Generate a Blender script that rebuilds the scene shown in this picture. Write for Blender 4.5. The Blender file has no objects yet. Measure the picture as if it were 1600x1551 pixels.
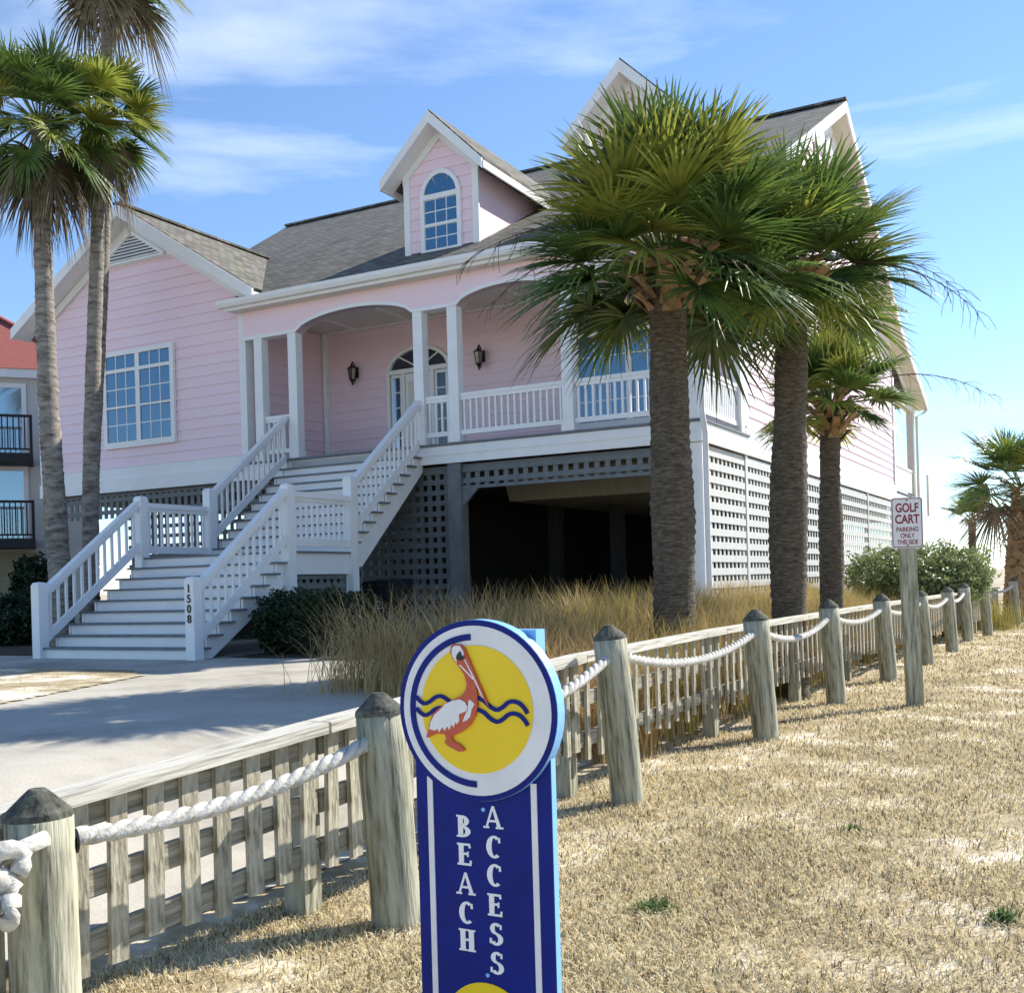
import bpy, math, random
import numpy as np
from mathutils import Vector, Matrix
random.seed(7); rng = np.random.default_rng(7)
scene = bpy.context.scene
COL = scene.collection
R = math.radians

# ------------------------------------------------------------------ camera
EYE = 1.5
roll = math.atan(0.028)
cam_d = bpy.data.cameras.new('camera')
cam_d.sensor_width = 36.0
cam_d.lens = 36.0 * 1716 / 1600
cam_d.shift_y = 133.5 / 1600
cam_d.clip_end = 3000
cam = bpy.data.objects.new('camera', cam_d); COL.objects.link(cam)
c_, s_ = math.cos(roll), math.sin(roll)
cam.matrix_world = Matrix(((c_, s_, 0, 0), (0, 0, -1, 0), (-s_, c_, 0, EYE), (0, 0, 0, 1)))
scene.camera = cam

# ------------------------------------------------------------------ sky, sun, exposure
SUN_AZ = math.atan2(0.53, 0.85)      # direction to the sun, angle from +X
SUN_EL = R(38)
world = bpy.data.worlds.new('World'); scene.world = world; world.use_nodes = True
wn = world.node_tree.nodes; wl = world.node_tree.links
bg = wn['Background']
sky = wn.new('ShaderNodeTexSky'); sky.sky_type = 'NISHITA'; sky.sun_disc = False
sky.sun_elevation = SUN_EL; sky.sun_rotation = math.pi / 2 - SUN_AZ
sky.altitude = 900; sky.air_density = 1.0; sky.dust_density = 0.0; sky.ozone_density = 4.5
tc = wn.new('ShaderNodeTexCoord')
mp = wn.new('ShaderNodeMapping'); mp.inputs['Scale'].default_value = (1.1, 1.4, 6.5); mp.inputs['Rotation'].default_value = (0.10, 0.06, 0.3)
nz = wn.new('ShaderNodeTexNoise'); nz.inputs['Scale'].default_value = 1.7; nz.inputs['Detail'].default_value = 7; nz.inputs['Roughness'].default_value = 0.55; nz.inputs['Distortion'].default_value = 0.35
rp = wn.new('ShaderNodeValToRGB'); rp.color_ramp.elements[0].position = 0.57; rp.color_ramp.elements[1].position = 0.88
rp.color_ramp.elements[1].color = (0.85, 0.85, 0.85, 1)
mx = wn.new('ShaderNodeMixRGB'); mx.inputs[2].default_value = (5.6, 6.2, 7.0, 1)
wl.new(tc.outputs['Generated'], mp.inputs[0]); wl.new(mp.outputs[0], nz.inputs['Vector']); wl.new(nz.outputs['Fac'], rp.inputs[0])
wl.new(rp.outputs[0], mx.inputs[0]); wl.new(sky.outputs[0], mx.inputs[1]); wl.new(mx.outputs[0], bg.inputs[0])
bg.inputs[1].default_value = 0.086
sun_d = bpy.data.lights.new('sun', 'SUN'); sun_d.energy = 3.15; sun_d.angle = R(0.55); sun_d.color = (1.0, 0.94, 0.84)
sun = bpy.data.objects.new('sun', sun_d); COL.objects.link(sun)
to_sun = Vector((math.cos(SUN_AZ) * math.cos(SUN_EL), math.sin(SUN_AZ) * math.cos(SUN_EL), math.sin(SUN_EL)))
sun.rotation_euler = to_sun.to_track_quat('Z', 'Y').to_euler()
scene.view_settings.view_transform = 'Standard'; scene.view_settings.look = 'None'
scene.view_settings.exposure = 1.38; scene.view_settings.gamma = 1.0

# ------------------------------------------------------------------ materials
def mat(name, col, rough=0.6, col2=None, scale=6.0, detail=4, bump=0.0, bscale=None, stretch=(1, 1, 1), spec=0.4, transl=0.0, lo=0.35, hi=0.65, col3=None, perobj=0.0):
    m = bpy.data.materials.new(name); m.use_nodes = True
    n = m.node_tree.nodes; l = m.node_tree.links; b = n['Principled BSDF']
    b.inputs['Roughness'].default_value = rough; b.inputs['Specular IOR Level'].default_value = spec
    t = n.new('ShaderNodeTexCoord'); mm = n.new('ShaderNodeMapping'); mm.inputs['Scale'].default_value = stretch
    l.new(t.outputs['Object'], mm.inputs[0])
    out = None
    if col2 is not None:
        z = n.new('ShaderNodeTexNoise'); z.inputs['Scale'].default_value = scale; z.inputs['Detail'].default_value = detail; z.inputs['Roughness'].default_value = 0.65
        l.new(mm.outputs[0], z.inputs['Vector'])
        r = n.new('ShaderNodeValToRGB'); e = r.color_ramp.elements
        e[0].position = lo; e[0].color = (*col, 1); e[1].position = hi; e[1].color = (*col2, 1)
        if col3: x = e.new((lo + hi) / 2); x.color = (*col3, 1)
        l.new(z.outputs['Fac'], r.inputs[0]); out = r.outputs[0]
    if perobj:
        oi = n.new('ShaderNodeObjectInfo'); hs = n.new('ShaderNodeHueSaturation')
        mr = n.new('ShaderNodeMapRange'); mr.inputs[3].default_value = 1 - perobj; mr.inputs[4].default_value = 1 + perobj
        l.new(oi.outputs['Random'], mr.inputs[0]); l.new(mr.outputs[0], hs.inputs['Value'])
        if out: l.new(out, hs.inputs['Color'])
        else: hs.inputs['Color'].default_value = (*col, 1)
        out = hs.outputs[0]
    if out: l.new(out, b.inputs['Base Color'])
    else: b.inputs['Base Color'].default_value = (*col, 1)
    if bump:
        z2 = n.new('ShaderNodeTexNoise'); z2.inputs['Scale'].default_value = bscale or scale; z2.inputs['Detail'].default_value = 5
        l.new(mm.outputs[0], z2.inputs['Vector'])
        bp = n.new('ShaderNodeBump'); bp.inputs['Strength'].default_value = bump; bp.inputs['Distance'].default_value = 0.02
        l.new(z2.outputs['Fac'], bp.inputs['Height']); l.new(bp.outputs[0], b.inputs['Normal'])
    if transl:
        tr = n.new('ShaderNodeBsdfTranslucent'); ms = n.new('ShaderNodeMixShader'); ms.inputs[0].default_value = transl
        if out: l.new(out, tr.inputs[0])
        else: tr.inputs[0].default_value = (*col, 1)
        l.new(b.outputs[0], ms.inputs[1]); l.new(tr.outputs[0], ms.inputs[2]); l.new(ms.outputs[0], n['Material Output'].inputs[0])
    return m

M = {}
M['white'] = mat('white_paint', (.86, .86, .85), .45, (.80, .81, .81), 3, bump=.05, bscale=30)
M['cream'] = mat('cream_paint', (.74, .71, .62), .5, (.70, .67, .58), 3)
M['pink'] = mat('pink_siding', (.87, .67, .735), .55, (.89, .70, .765), 1.2, bump=.06, bscale=25, stretch=(.3, .3, 4))
M['tread'] = mat('grey_tread', (.13, .15, .17), .6, (.19, .21, .23), 8)
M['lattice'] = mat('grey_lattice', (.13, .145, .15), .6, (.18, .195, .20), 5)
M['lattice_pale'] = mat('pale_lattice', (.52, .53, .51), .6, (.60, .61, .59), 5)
M['under'] = mat('underfloor_shade', (.022, .021, .020), .9, (.03, .028, .026), 3)  # deep shade below the floors is put into this near-black colour
M['garage_floor_shade'] = mat('garage_floor_shade', (.035, .034, .033), .9, (.05, .048, .045), 3)  # concrete slab coloured almost black, the garage shade painted in
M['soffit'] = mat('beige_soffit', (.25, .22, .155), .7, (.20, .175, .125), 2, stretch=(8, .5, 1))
M['concrete'] = mat('concrete', (.30, .275, .225), .85, (.52, .485, .41), .7, 10, bump=.2, bscale=40, col3=(.44, .41, .345))
M['mulch'] = mat('mulch', (.035, .024, .016), .95, (.10, .065, .04), 18, bump=.8, bscale=25)
M['wood'] = mat('weathered_wood', (.12, .12, .075), .85, (.46, .44, .33), 5, 8, bump=.5, bscale=9, stretch=(6, 6, .6), col3=(.34, .33, .24), perobj=.12)
M['wood_pale'] = mat('bleached_wood', (.13, .115, .075), .85, (.58, .54, .43), 6, 8, bump=.5, bscale=9, stretch=(5, 5, .7), col3=(.40, .37, .28), perobj=.2, lo=.3, hi=.68)
M['rail_wood'] = mat('rail_wood', (.16, .14, .10), .85, (.60, .57, .49), 5, 8, bump=.5, stretch=(.5, 9, 9), lo=.28, hi=.52)
M['back_rail_wood'] = mat('back_rail_wood', (.10, .09, .06), .85, (.44, .40, .31), 5, 8, bump=.5, stretch=(.5, 8, 8), lo=.3, hi=.65)
M['post_cap'] = mat('mossy_post_top', (.02, .024, .019), .9, (.15, .15, .115), 14, 6, bump=.6, bscale=20)
M['rope'] = mat('white_rope', (.40, .385, .34), .9, (.62, .605, .56), 14, bump=.3, bscale=60)
M['sign_blue'] = mat('sign_blue', (.003, .011, .15), .5, (.004, .016, .21), 7, 8, spec=.2, bump=.03, bscale=60)
M['sign_light'] = mat('sign_edge_blue', (.20, .47, .80), .45, (.23, .50, .82), 4)
M['sign_white'] = mat('sign_white', (.78, .78, .79), .4, (.66, .66, .67), 9, 8, lo=.4, hi=.75)
M['sign_letter'] = mat('sign_letter', (.85, .85, .85), .4, (.80, .80, .81), 8)
M['sign_yellow'] = mat('sign_yellow', (.86, .62, .01), .4, (.82, .58, .01), 5)
M['pelican'] = mat('pelican_orange', (.55, .10, .045), .45, (.50, .085, .04), 12)
M['black'] = mat('black_paint', (.012, .012, .013), .4)
M['maroon'] = mat('maroon_print', (.22, .012, .03), .5)
M['plate'] = mat('sign_plate', (.74, .73, .72), .35, (.68, .67, .66), 5)
M['iron'] = mat('black_iron', (.014, .013, .012), .45, (.03, .028, .026), 30)
M['lamp_glass'] = mat('smoked_glass', (.10, .09, .08), .1, spec=.8)
M['bin'] = mat('bin_plastic', (.012, .014, .018), .45)
M['yellow'] = mat('yellow_tag', (.80, .62, .02), .5)
M['red_roof'] = mat('red_shingle', (.22, .055, .045), .85, (.36, .12, .10), 22, bump=.4, stretch=(1, 1, 3))
M['nbwall'] = mat('neighbour_siding', (.62, .63, .58), .7, (.56, .57, .52), 2, stretch=(.2, .2, 9))
M['nbtan'] = mat('neighbour_tan', (.36, .32, .20), .8, (.30, .27, .17), 2, stretch=(.2, .2, 9))
M['dark_rail'] = mat('dark_rail', (.018, .02, .024), .6)
M['trunk'] = mat('palm_trunk', (.045, .035, .026), .95, (.17, .14, .10), 7, 8, bump=1.0, bscale=10, stretch=(1.5, 1.5, 6), col3=(.10, .08, .058))
M['trunk_grey'] = mat('grey_palm_trunk', (.10, .088, .075), .95, (.36, .32, .27), 3.5, 8, bump=.7, bscale=14, stretch=(1.2, 1.2, 4), col3=(.24, .215, .18))
M['boot'] = mat('leaf_base', (.10, .058, .028), .85, (.38, .255, .14), 8, 6, bump=.4, col3=(.28, .18, .095), perobj=.25)
M['frond'] = mat('palm_green', (.045, .095, .026), .38, (.16, .235, .05), 3.0, spec=.6, transl=.30, perobj=.3)
M['frond_y'] = mat('palm_yellow_green', (.16, .21, .03), .42, (.40, .41, .08), 3.0, spec=.5, transl=.35, perobj=.25)
M['frond_dry'] = mat('palm_dry', (.10, .075, .045), .8, (.30, .24, .15), 4, transl=.2, perobj=.3)
M['twig'] = mat('dry_twig', (.10, .065, .045), .9)
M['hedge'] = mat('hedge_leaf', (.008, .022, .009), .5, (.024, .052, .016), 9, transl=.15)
M['shrub'] = mat('shrub_leaf', (.10, .15, .05), .4, (.36, .40, .17), 5, transl=.3)
M['dune_tan'] = mat('dune_grass_tan', (.36, .23, .09), .8, (.70, .54, .27), 2.5, transl=.3)
M['dune_green'] = mat('dune_grass_green', (.25, .215, .045), .7, (.50, .42, .12), 1.5, transl=.3)
M['straw'] = mat('dry_turf', (.56, .45, .22), .9, (.90, .81, .56), 40, 2, transl=.3)
M['straw_dark'] = mat('dry_turf_brown', (.10, .07, .04), .9, (.32, .24, .13), 30, 2, transl=.15)
M['weed'] = mat('weed_green', (.07, .13, .03), .6, (.16, .24, .06), 20, transl=.25)
M['lawn'] = mat('lawn_turf', (.42, .34, .13), .9, (.60, .50, .24), 20, transl=.15)

def ground_mat():
    m = mat('dry_ground', (.24, .18, .10), .95, (.84, .79, .68), 1.3, 12, bump=.6, bscale=30, lo=.36, hi=.64, col3=(.42, .34, .21))
    return m
M['ground'] = ground_mat()

def roof_mat(name, swap):
    m = bpy.data.materials.new(name); m.use_nodes = True
    n = m.node_tree.nodes; l = m.node_tree.links; b = n['Principled BSDF']; b.inputs['Roughness'].default_value = .9
    t = n.new('ShaderNodeTexCoord'); sx = n.new('ShaderNodeSeparateXYZ'); cx = n.new('ShaderNodeCombineXYZ')
    l.new(t.outputs['Object'], sx.inputs[0])
    l.new(sx.outputs[1 if swap else 0], cx.inputs[0]); l.new(sx.outputs[0 if swap else 1], cx.inputs[1])
    br = n.new('ShaderNodeTexBrick'); br.inputs['Scale'].default_value = 1.0; br.inputs['Brick Width'].default_value = .26; br.inputs['Row Height'].default_value = .125
    br.inputs['Mortar Size'].default_value = .012; br.inputs['Color1'].default_value = (.075, .07, .055, 1); br.inputs['Color2'].default_value = (.23, .215, .17, 1); br.inputs['Mortar'].default_value = (.04, .038, .03, 1)
    br.inputs['Bias'].default_value = 0.0
    l.new(cx.outputs[0], br.inputs['Vector'])
    z = n.new('ShaderNodeTexNoise'); z.inputs['Scale'].default_value = 2.5; z.inputs['Detail'].default_value = 8; l.new(t.outputs['Object'], z.inputs['Vector'])
    mxx = n.new('ShaderNodeMixRGB'); mxx.blend_type = 'MULTIPLY'; mxx.inputs[0].default_value = .5
    l.new(br.outputs[0], mxx.inputs[1]); l.new(z.outputs['Color'], mxx.inputs[2])
    g = n.new('ShaderNodeGamma'); g.inputs[1].default_value = .85; l.new(mxx.outputs[0], g.inputs[0]); l.new(g.outputs[0], b.inputs['Base Color'])
    bp = n.new('ShaderNodeBump'); bp.inputs['Strength'].default_value = .6; bp.inputs['Distance'].default_value = .02
    l.new(br.outputs['Fac'], bp.inputs['Height']); bp.invert = True; l.new(bp.outputs[0], b.inputs['Normal'])
    return m
M['roof'] = roof_mat('grey_shingle', False); M['roof_x'] = roof_mat('grey_shingle_cross', True)

def glass_mat(name, tint, f):
    m = bpy.data.materials.new(name); m.use_nodes = True
    n = m.node_tree.nodes; l = m.node_tree.links; b = n['Principled BSDF']
    b.inputs['Base Color'].default_value = (*tint, 1); b.inputs['Roughness'].default_value = .15
    gl = n.new('ShaderNodeBsdfGlossy'); gl.inputs['Roughness'].default_value = .03; gl.inputs['Color'].default_value = (.55, .8, 1, 1)
    ms = n.new('ShaderNodeMixShader'); ms.inputs[0].default_value = f
    l.new(b.outputs[0], ms.inputs[1]); l.new(gl.outputs[0], ms.inputs[2]); l.new(ms.outputs[0], n['Material Output'].inputs[0])
    return m
M['glass'] = glass_mat('window_glass', (.004, .075, .17), .10)  # blue of the reflected sky is painted into the base tint
M['glass_dark'] = glass_mat('dark_glass', (.010, .012, .016), .22)
M['curtain_glass'] = glass_mat('curtained_glass', (.30, .36, .36), .30)

# ------------------------------------------------------------------ mesh helpers
class MB:
    def __init__(s): s.v = []; s.f = []
    def add(s, vs, fs):
        o = len(s.v); s.v += [tuple(x) for x in vs]; s.f += [tuple(i + o for i in q) for q in fs]; return s
    def box(s, x0, x1, y0, y1, z0, z1):
        return s.hexa([(x0, y0, z0), (x1, y0, z0), (x1, y1, z0), (x0, y1, z0), (x0, y0, z1), (x1, y0, z1), (x1, y1, z1), (x0, y1, z1)])
    def hexa(s, p):
        return s.add(p, [(3, 2, 1, 0), (4, 5, 6, 7), (0, 1, 5, 4), (1, 2, 6, 5), (2, 3, 7, 6), (3, 0, 4, 7)])
    def prism(s, poly, a, b, axis='y'):
        # poly: list of 2D points; extruded along axis from a to b
        n = len(poly)
        def P(p, t): return {'y': (p[0], t, p[1]), 'x': (t, p[0], p[1]), 'z': (p[0], p[1], t)}[axis]
        vs = [P(p, a) for p in poly] + [P(p, b) for p in poly]
        fs = [tuple(range(n)), tuple(range(2 * n - 1, n - 1, -1))] + [(i, i + n, (i + 1) % n + n, (i + 1) % n) for i in range(n)]
        return s.add(vs, fs)
    def beam(s, p, q, w, h):
        # bar from p to q, width w sideways, height h in the vertical plane
        p, q = Vector(p), Vector(q); d = (q - p).normalized()
        side = d.cross(Vector((0, 0, 1)))
        if side.length < 1e-4: side = Vector((1, 0, 0))
        side.normalize(); up = side.cross(d).normalized()
        k = []
        for e in (p, q):
            for a, b in ((-1, -1), (1, -1), (1, 1), (-1, 1)): k.append(e + side * (a * w / 2) + up * (b * h / 2))
        return s.hexa([k[0], k[1], k[5], k[4], k[3], k[2], k[6], k[7]])
    def tube(s, pts, rad, n=8, cap=True):
        pts = [Vector(p) for p in pts]; o = len(s.v); N = len(pts)
        if not hasattr(rad, '__len__'): rad = [rad] * N
        ref = Vector((0.31, 0.17, 0.93))
        for i, p in enumerate(pts):
            d = (pts[min(i + 1, N - 1)] - pts[max(i - 1, 0)]).normalized()
            a = d.cross(ref)
            if a.length < .05: a = d.cross(Vector((1, 0, 0)))
            a.normalize(); b = d.cross(a)
            for k in range(n):
                t = 2 * math.pi * k / n; s.v.append(tuple(p + (a * math.cos(t) + b * math.sin(t)) * rad[i]))
        for i in range(N - 1):
            for k in range(n):
                k2 = (k + 1) % n; s.f.append((o + i * n + k, o + i * n + k2, o + (i + 1) * n + k2, o + (i + 1) * n + k))
        if cap: s.f.append(tuple(o + k for k in range(n))[::-1]); s.f.append(tuple(o + (N - 1) * n + k for k in range(n)))
        return s
    def lathe(s, prof, n=20, jit=0.0):
        o = len(s.v); N = len(prof)
        for r, z in prof:
            for k in range(n):
                t = 2 * math.pi * k / n; rr = r * (1 + random.uniform(-jit, jit)); s.v.append((rr * math.cos(t), rr * math.sin(t), z))
        for i in range(N - 1):
            for k in range(n):
                k2 = (k + 1) % n; s.f.append((o + i * n + k, o + i * n + k2, o + (i + 1) * n + k2, o + (i + 1) * n + k))
        s.f.append(tuple(o + k for k in range(n))[::-1]); s.f.append(tuple(o + (N - 1) * n + k for k in range(n)))
        return s
    def mesh(s, name, m=None, smooth=False):
        me = bpy.data.meshes.new(name); me.from_pydata(s.v, [], s.f); me.update()
        if m: me.materials.append(M[m] if isinstance(m, str) else m)
        if smooth: me.polygons.foreach_set('use_smooth', [True] * len(me.polygons))
        return me
    def build(s, name, m, parent=None, loc=None, rot=None, smooth=False):
        return place(s.mesh(name, m, smooth), name, parent, loc, rot)

def place(me, name, parent=None, loc=None, rot=None, scale=None):
    o = bpy.data.objects.new(name, me); COL.objects.link(o)
    if parent: o.parent = parent
    if loc is not None: o.location = loc
    if rot is not None: o.rotation_euler = rot
    if scale is not None: o.scale = scale
    return o
def tag(o, label=None, cat=None, group=None, kind=None):
    if label: o['label'] = label
    if cat: o['category'] = cat
    if group: o['group'] = group
    if kind: o['kind'] = kind
    return o
def empty(name, loc=(0, 0, 0), rz=0, label=None, cat=None, group=None):
    o = place(None, name, None, loc, (0, 0, rz)); o.empty_display_size = .2
    return tag(o, label, cat, group)
def text_mesh(body, size, m, depth=.003, bold=0.0, sx=1.0):
    cu = bpy.data.curves.new('txt', 'FONT'); cu.body = body; cu.size = size; cu.extrude = depth; cu.offset = bold; cu.align_x = 'CENTER'; cu.align_y = 'CENTER'
    ob = bpy.data.objects.new('txt', cu); COL.objects.link(ob)
    dg = bpy.context.evaluated_depsgraph_get(); dg.update()
    me = bpy.data.meshes.new_from_object(ob.evaluated_get(dg))
    bpy.data.objects.remove(ob)
    for v in me.vertices: v.co.x *= sx
    me.materials.clear(); me.materials.append(M[m]); return me

# ------------------------------------------------------------------ house frame and terrain
A28 = R(28.2)
U = Vector((math.cos(A28), -math.sin(A28), 0)); V = Vector((math.sin(A28), math.cos(A28), 0))
HB = Vector((-4.567, 15.729, 0.5))
def HW(s, d, h=0): return HB + U * s + V * d + Vector((0, 0, h))
def to_sd(x, y):
    px, py = x - HB.x, y - HB.y
    return px * U.x + py * U.y, px * V.x + py * V.y
def sstep(t): t = np.clip(t, 0, 1); return t * t * (3 - 2 * t)
def tz(x, y):
    s, d = to_sd(np.asarray(x, float), np.asarray(y, float))
    w = 8.45 - s
    z = .5 * sstep(w / 2.7)
    return z + .02 * np.sin(x * 1.3) * np.cos(y * .9) * (1 - sstep(w / 3))

# ------------------------------------------------------------------ ground, driveway, lawn sheets
def grid_sheet(name, m, xs, ys, zf, keep=None):
    X, Y = np.meshgrid(xs, ys); Z = zf(X, Y); nx = len(xs)
    vs = np.stack([X.ravel(), Y.ravel(), Z.ravel()], 1); fs = []
    for j in range(len(ys) - 1):
        for i in range(nx - 1):
            if keep is None or keep((xs[i] + xs[i + 1]) / 2, (ys[j] + ys[j + 1]) / 2):
                a = j * nx + i; fs.append((a, a + 1, a + 1 + nx, a + nx))
    mb = MB(); mb.v = [tuple(p) for p in vs]; mb.f = fs
    return mb.build(name, m, smooth=True)
far = np.array([30, 36, 45, 60, 90, 150, 300, 700, 1500.])
gx = np.concatenate([-far[::-1], np.arange(-26, 27, .5), far]); gy = np.concatenate([-far[::-1], np.arange(-6, 40, .5), far[2:]])
tag(grid_sheet('ground', 'ground', gx, gy, tz), kind='structure')
def sd_sheet(name, m, s0, s1, d0, d1, lift, step, keep=None):
    ss = np.arange(s0, s1 + 1e-6, step); ds = np.arange(d0, d1 + 1e-6, step)
    S, D = np.meshgrid(ss, ds); X = HB.x + U.x * S + V.x * D; Y = HB.y + U.y * S + V.y * D; Z = tz(X, Y) + lift
    n = len(ss); fs = []
    for j in range(len(ds) - 1):
        for i in range(n - 1):
            if keep is None or keep(ss[i] + step / 2, ds[j] + step / 2):
                a = j * n + i; fs.append((a, a + 1, a + 1 + n, a + n))
    mb = MB(); mb.v = list(zip(X.ravel(), Y.ravel(), Z.ravel())); mb.f = fs
    return mb.build(name, m, smooth=True)
def wob(t, k=1.0): return .12 * math.sin(t * 1.7 * k) + .07 * math.sin(t * 4.1 * k + 1)
def drive_keep(s, d):
    if d > -3.2: return s < 5.6 - .25 * (d + 3.2) * .2
    return s < 7.9
tag(sd_sheet('driveway', 'concrete', -16, 8, -16, 12, .012, .1, drive_keep), kind='structure')
def lawn_keep(s, d):
    if d > -1.78 + .03 * math.sin(s * 3): return False
    # right-hand edge runs from the walk corner toward the road
    edge = 1.32 + (-1.92 - d) * .40
    if d > -2.3: edge = min(edge, 1.3 - max(0, (d + 2.3)) * 1.2)
    return s < edge
tag(sd_sheet('lawn', 'ground', -16, 7, -16, -1.7, .024, .08, lawn_keep), kind='structure')
def bed_keep(s, d): return .12 < s < 3.3 + wob(d) and .35 + wob(s) < d < 5.9
tag(sd_sheet('hedge_bed', 'mulch', 0, 3.6, 0, 6, .022, .08, bed_keep), kind='structure')
tag(sd_sheet('shade_bed', 'mulch', -12, -3.4, .2, 6, .022, .2, lambda s, d: d > .5 + wob(s)), kind='structure')

# ------------------------------------------------------------------ THE PINK HOUSE
house = empty('pink_house', HB, -A28, 'pink clapboard beach house raised on piers with grey shingle roof and white trim', 'house')
EXP = .225
def siding(parent, O, a, n, lo, hi, z0, z1, name='siding_board'):
    """lapped boards; O origin, a along-axis, n outward normal, lo(z)/hi(z) limits along a"""
    O, a, n = Vector(O), Vector(a), Vector(n); z = z0
    while z < z1 - .02:
        zt = min(z + EXP, z1); l0, h0, l1, h1 = lo(z), hi(z), lo(zt), hi(zt)
        if h0 - l0 > .05:
            if h1 < l1: l1 = h1 = (l1 + h1) / 2
            def P(t, zz, o): return O + a * t + n * o + Vector((0, 0, zz))
            p = [P(l0, z, .030), P(h0, z, .030), P(h0, z, 0), P(l0, z, 0), P(l1, zt, .008), P(h1, zt, .008), P(h1, zt, 0), P(l1, zt, 0)]
            MB().hexa(p).build(name, 'pink', parent)
        z = zt
# solid cores behind the boards
MB().box(-10.72, -4.38, 6.20, 12.5, 3.3, 7.4).build('wall_core', 'pink', house)
MB().prism([(-10.7, 7.38), (-4.4, 7.38), (-7.55, 9.30)], 6.2, 6.5).build('gable_core', 'pink', house)
MB().box(-12.0, 5.50, 8.88, 26.4, 3.3, 7.5).build('wall_core', 'pink', house)
MB().prism([(8.9, 7.5), (26.4, 7.5), (26.4, 8.2), (17.4, 12.85), (8.9, 8.5)], 5.2, 5.49, 'x').build('gable_core', 'pink', house)
gl = lambda z: -10.72 if z < 7.35 else -10.72 + (z - 7.35) / .634 * 1.0
gh = lambda z: -4.38 if z < 7.35 else -4.38 - (z - 7.35) / .634
siding(house, (0, 6.19, 0), (1, 0, 0), (0, -1, 0), gl, gh, 3.85, 8.45)
siding(house, (0, 8.87, 0), (1, 0, 0), (0, -1, 0), lambda z: -4.38, lambda z: 5.5, 3.68, 6.86)
siding(house, (-4.37, 0, 0), (0, 1, 0), (1, 0, 0), lambda z: 6.32, lambda z: 8.84, 3.68, 6.86)
sl = lambda z: 8.9 if z < 8.4 else 8.9 + (z - 8.4) / .527
sh = lambda z: 26.35 if z < 8.2 else 26.35 - (z - 8.2) / .52
siding(house, (5.50, 0, 0), (0, 1, 0), (1, 0, 0), sl, sh, 3.85, 12.6)
# white bands, corner boards
def bx(name, m, *a, parent=None): return MB().box(*a).build(name, m, parent or house)
bx('band_board', 'white', -10.80, -4.33, 6.10, 6.2, 3.30, 3.60); bx('band_board', 'white', -10.78, -4.34, 6.13, 6.2, 3.605, 3.84)
bx('corner_board', 'white', -10.80, -10.62, 6.13, 6.25, 3.845, 7.35); bx('corner_board', 'white', -4.50, -4.32, 6.12, 6.34, 3.845, 7.0)
bx('corner_board', 'white', -4.33, -4.22, 8.74, 8.86, 3.67, 6.85)
bx('band_board', 'white', 5.46, 5.58, 8.9, 31.0, 3.30, 3.60); bx('band_board', 'white', 5.46, 5.56, 8.9, 26.5, 3.605, 3.84)
bx('corner_board', 'white', 5.48, 5.57, 26.2, 26.42, 3.845, 7.4); bx('corner_board', 'white', 5.47, 5.58, 8.80, 9.04, 3.845, 8.4)
# deck
bx('deck_floor', 'tread', -4.36, 5.66, 6.02, 8.86, 3.62, 3.66)
bx('deck_fascia', 'white', -.0, 5.62, 6.07, 6.12, 3.28, 3.615); bx('deck_fascia', 'white', -4.3, -3.25, 6.07, 6.12, 3.28, 3.615)
bx('deck_fascia', 'white', 5.57, 5.63, 6.125, 8.88, 3.28, 3.615); bx('deck_fascia', 'white', -3.24, -.01, 6.10, 6.14, 3.28, 3.615)
bx('deck_fascia', 'white', .0, 5.60, 6.05, 6.068, 3.44, 3.60)
# porch columns
for x in (-3.93, -3.03, .03, .80, 3.16):
    c = bx('porch_column', 'white', x - .105, x + .105, 6.05, 6.26, 3.665, 6.215)
    bx('column_base', 'white', x - .125, x + .125, 6.03, 6.28, 3.664, 3.80, parent=c)
c = bx('porch_column', 'white', 5.36, 5.60, 6.04, 6.28, 3.665, 6.215)
c = bx('porch_column', 'white', 5.38, 5.60, 8.50, 8.72, 3.665, 6.215)
# porch beam with arches
def arch_pts(a, b, z0, rise, n=18): return [(a + (b - a) * i / n, z0 + rise * (1 - (2 * i / n - 1) ** 2) ** .62) for i in range(n + 1)]
prof = [(-4.32, 6.22)]; arches = [(-2.92, -.08, 6.22, .30), (.91, 3.05, 6.22, .26), (3.27, 5.36, 6.22, .26)]
for a in arches: prof += arch_pts(*a)
prof += [(5.60, 6.22), (5.60, 6.86), (-4.32, 6.86)]
MB().prism(prof, 6.05, 6.26).build('porch_beam', 'pink', house)
for a in arches:
    ap = arch_pts(*a); ap2 = [(x, z + .07) for x, z in ap]
    mb = MB()
    for i in range(len(ap) - 1): mb.prism([ap[i], ap[i + 1], ap2[i + 1], ap2[i]], 6.03, 6.28)
    mb.build('arch_trim', 'white', house)
for a, b in ((-4.3, -2.92), (-.08, .91), (3.05, 3.27)): bx('beam_trim', 'white', a, b, 6.03, 6.28, 6.215, 6.285)
bx('side_beam', 'pink', 5.40, 5.60, 6.265, 8.86, 6.22, 6.86); bx('beam_trim', 'white', 5.38, 5.62, 6.285, 8.86, 6.215, 6.285)
bx('porch_ceiling', 'cream', -4.36, 5.58, 6.06, 8.86, 6.865, 6.92)
for x in np.arange(-3.4, 5.4, 1.5): bx('ceiling_batten', 'white', x - .03, x + .03, 6.27, 8.8, 6.845, 6.868)
bx('ceiling_batten', 'white', -4.3, 5.4, 8.76, 8.83, 6.83, 6.866)
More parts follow.
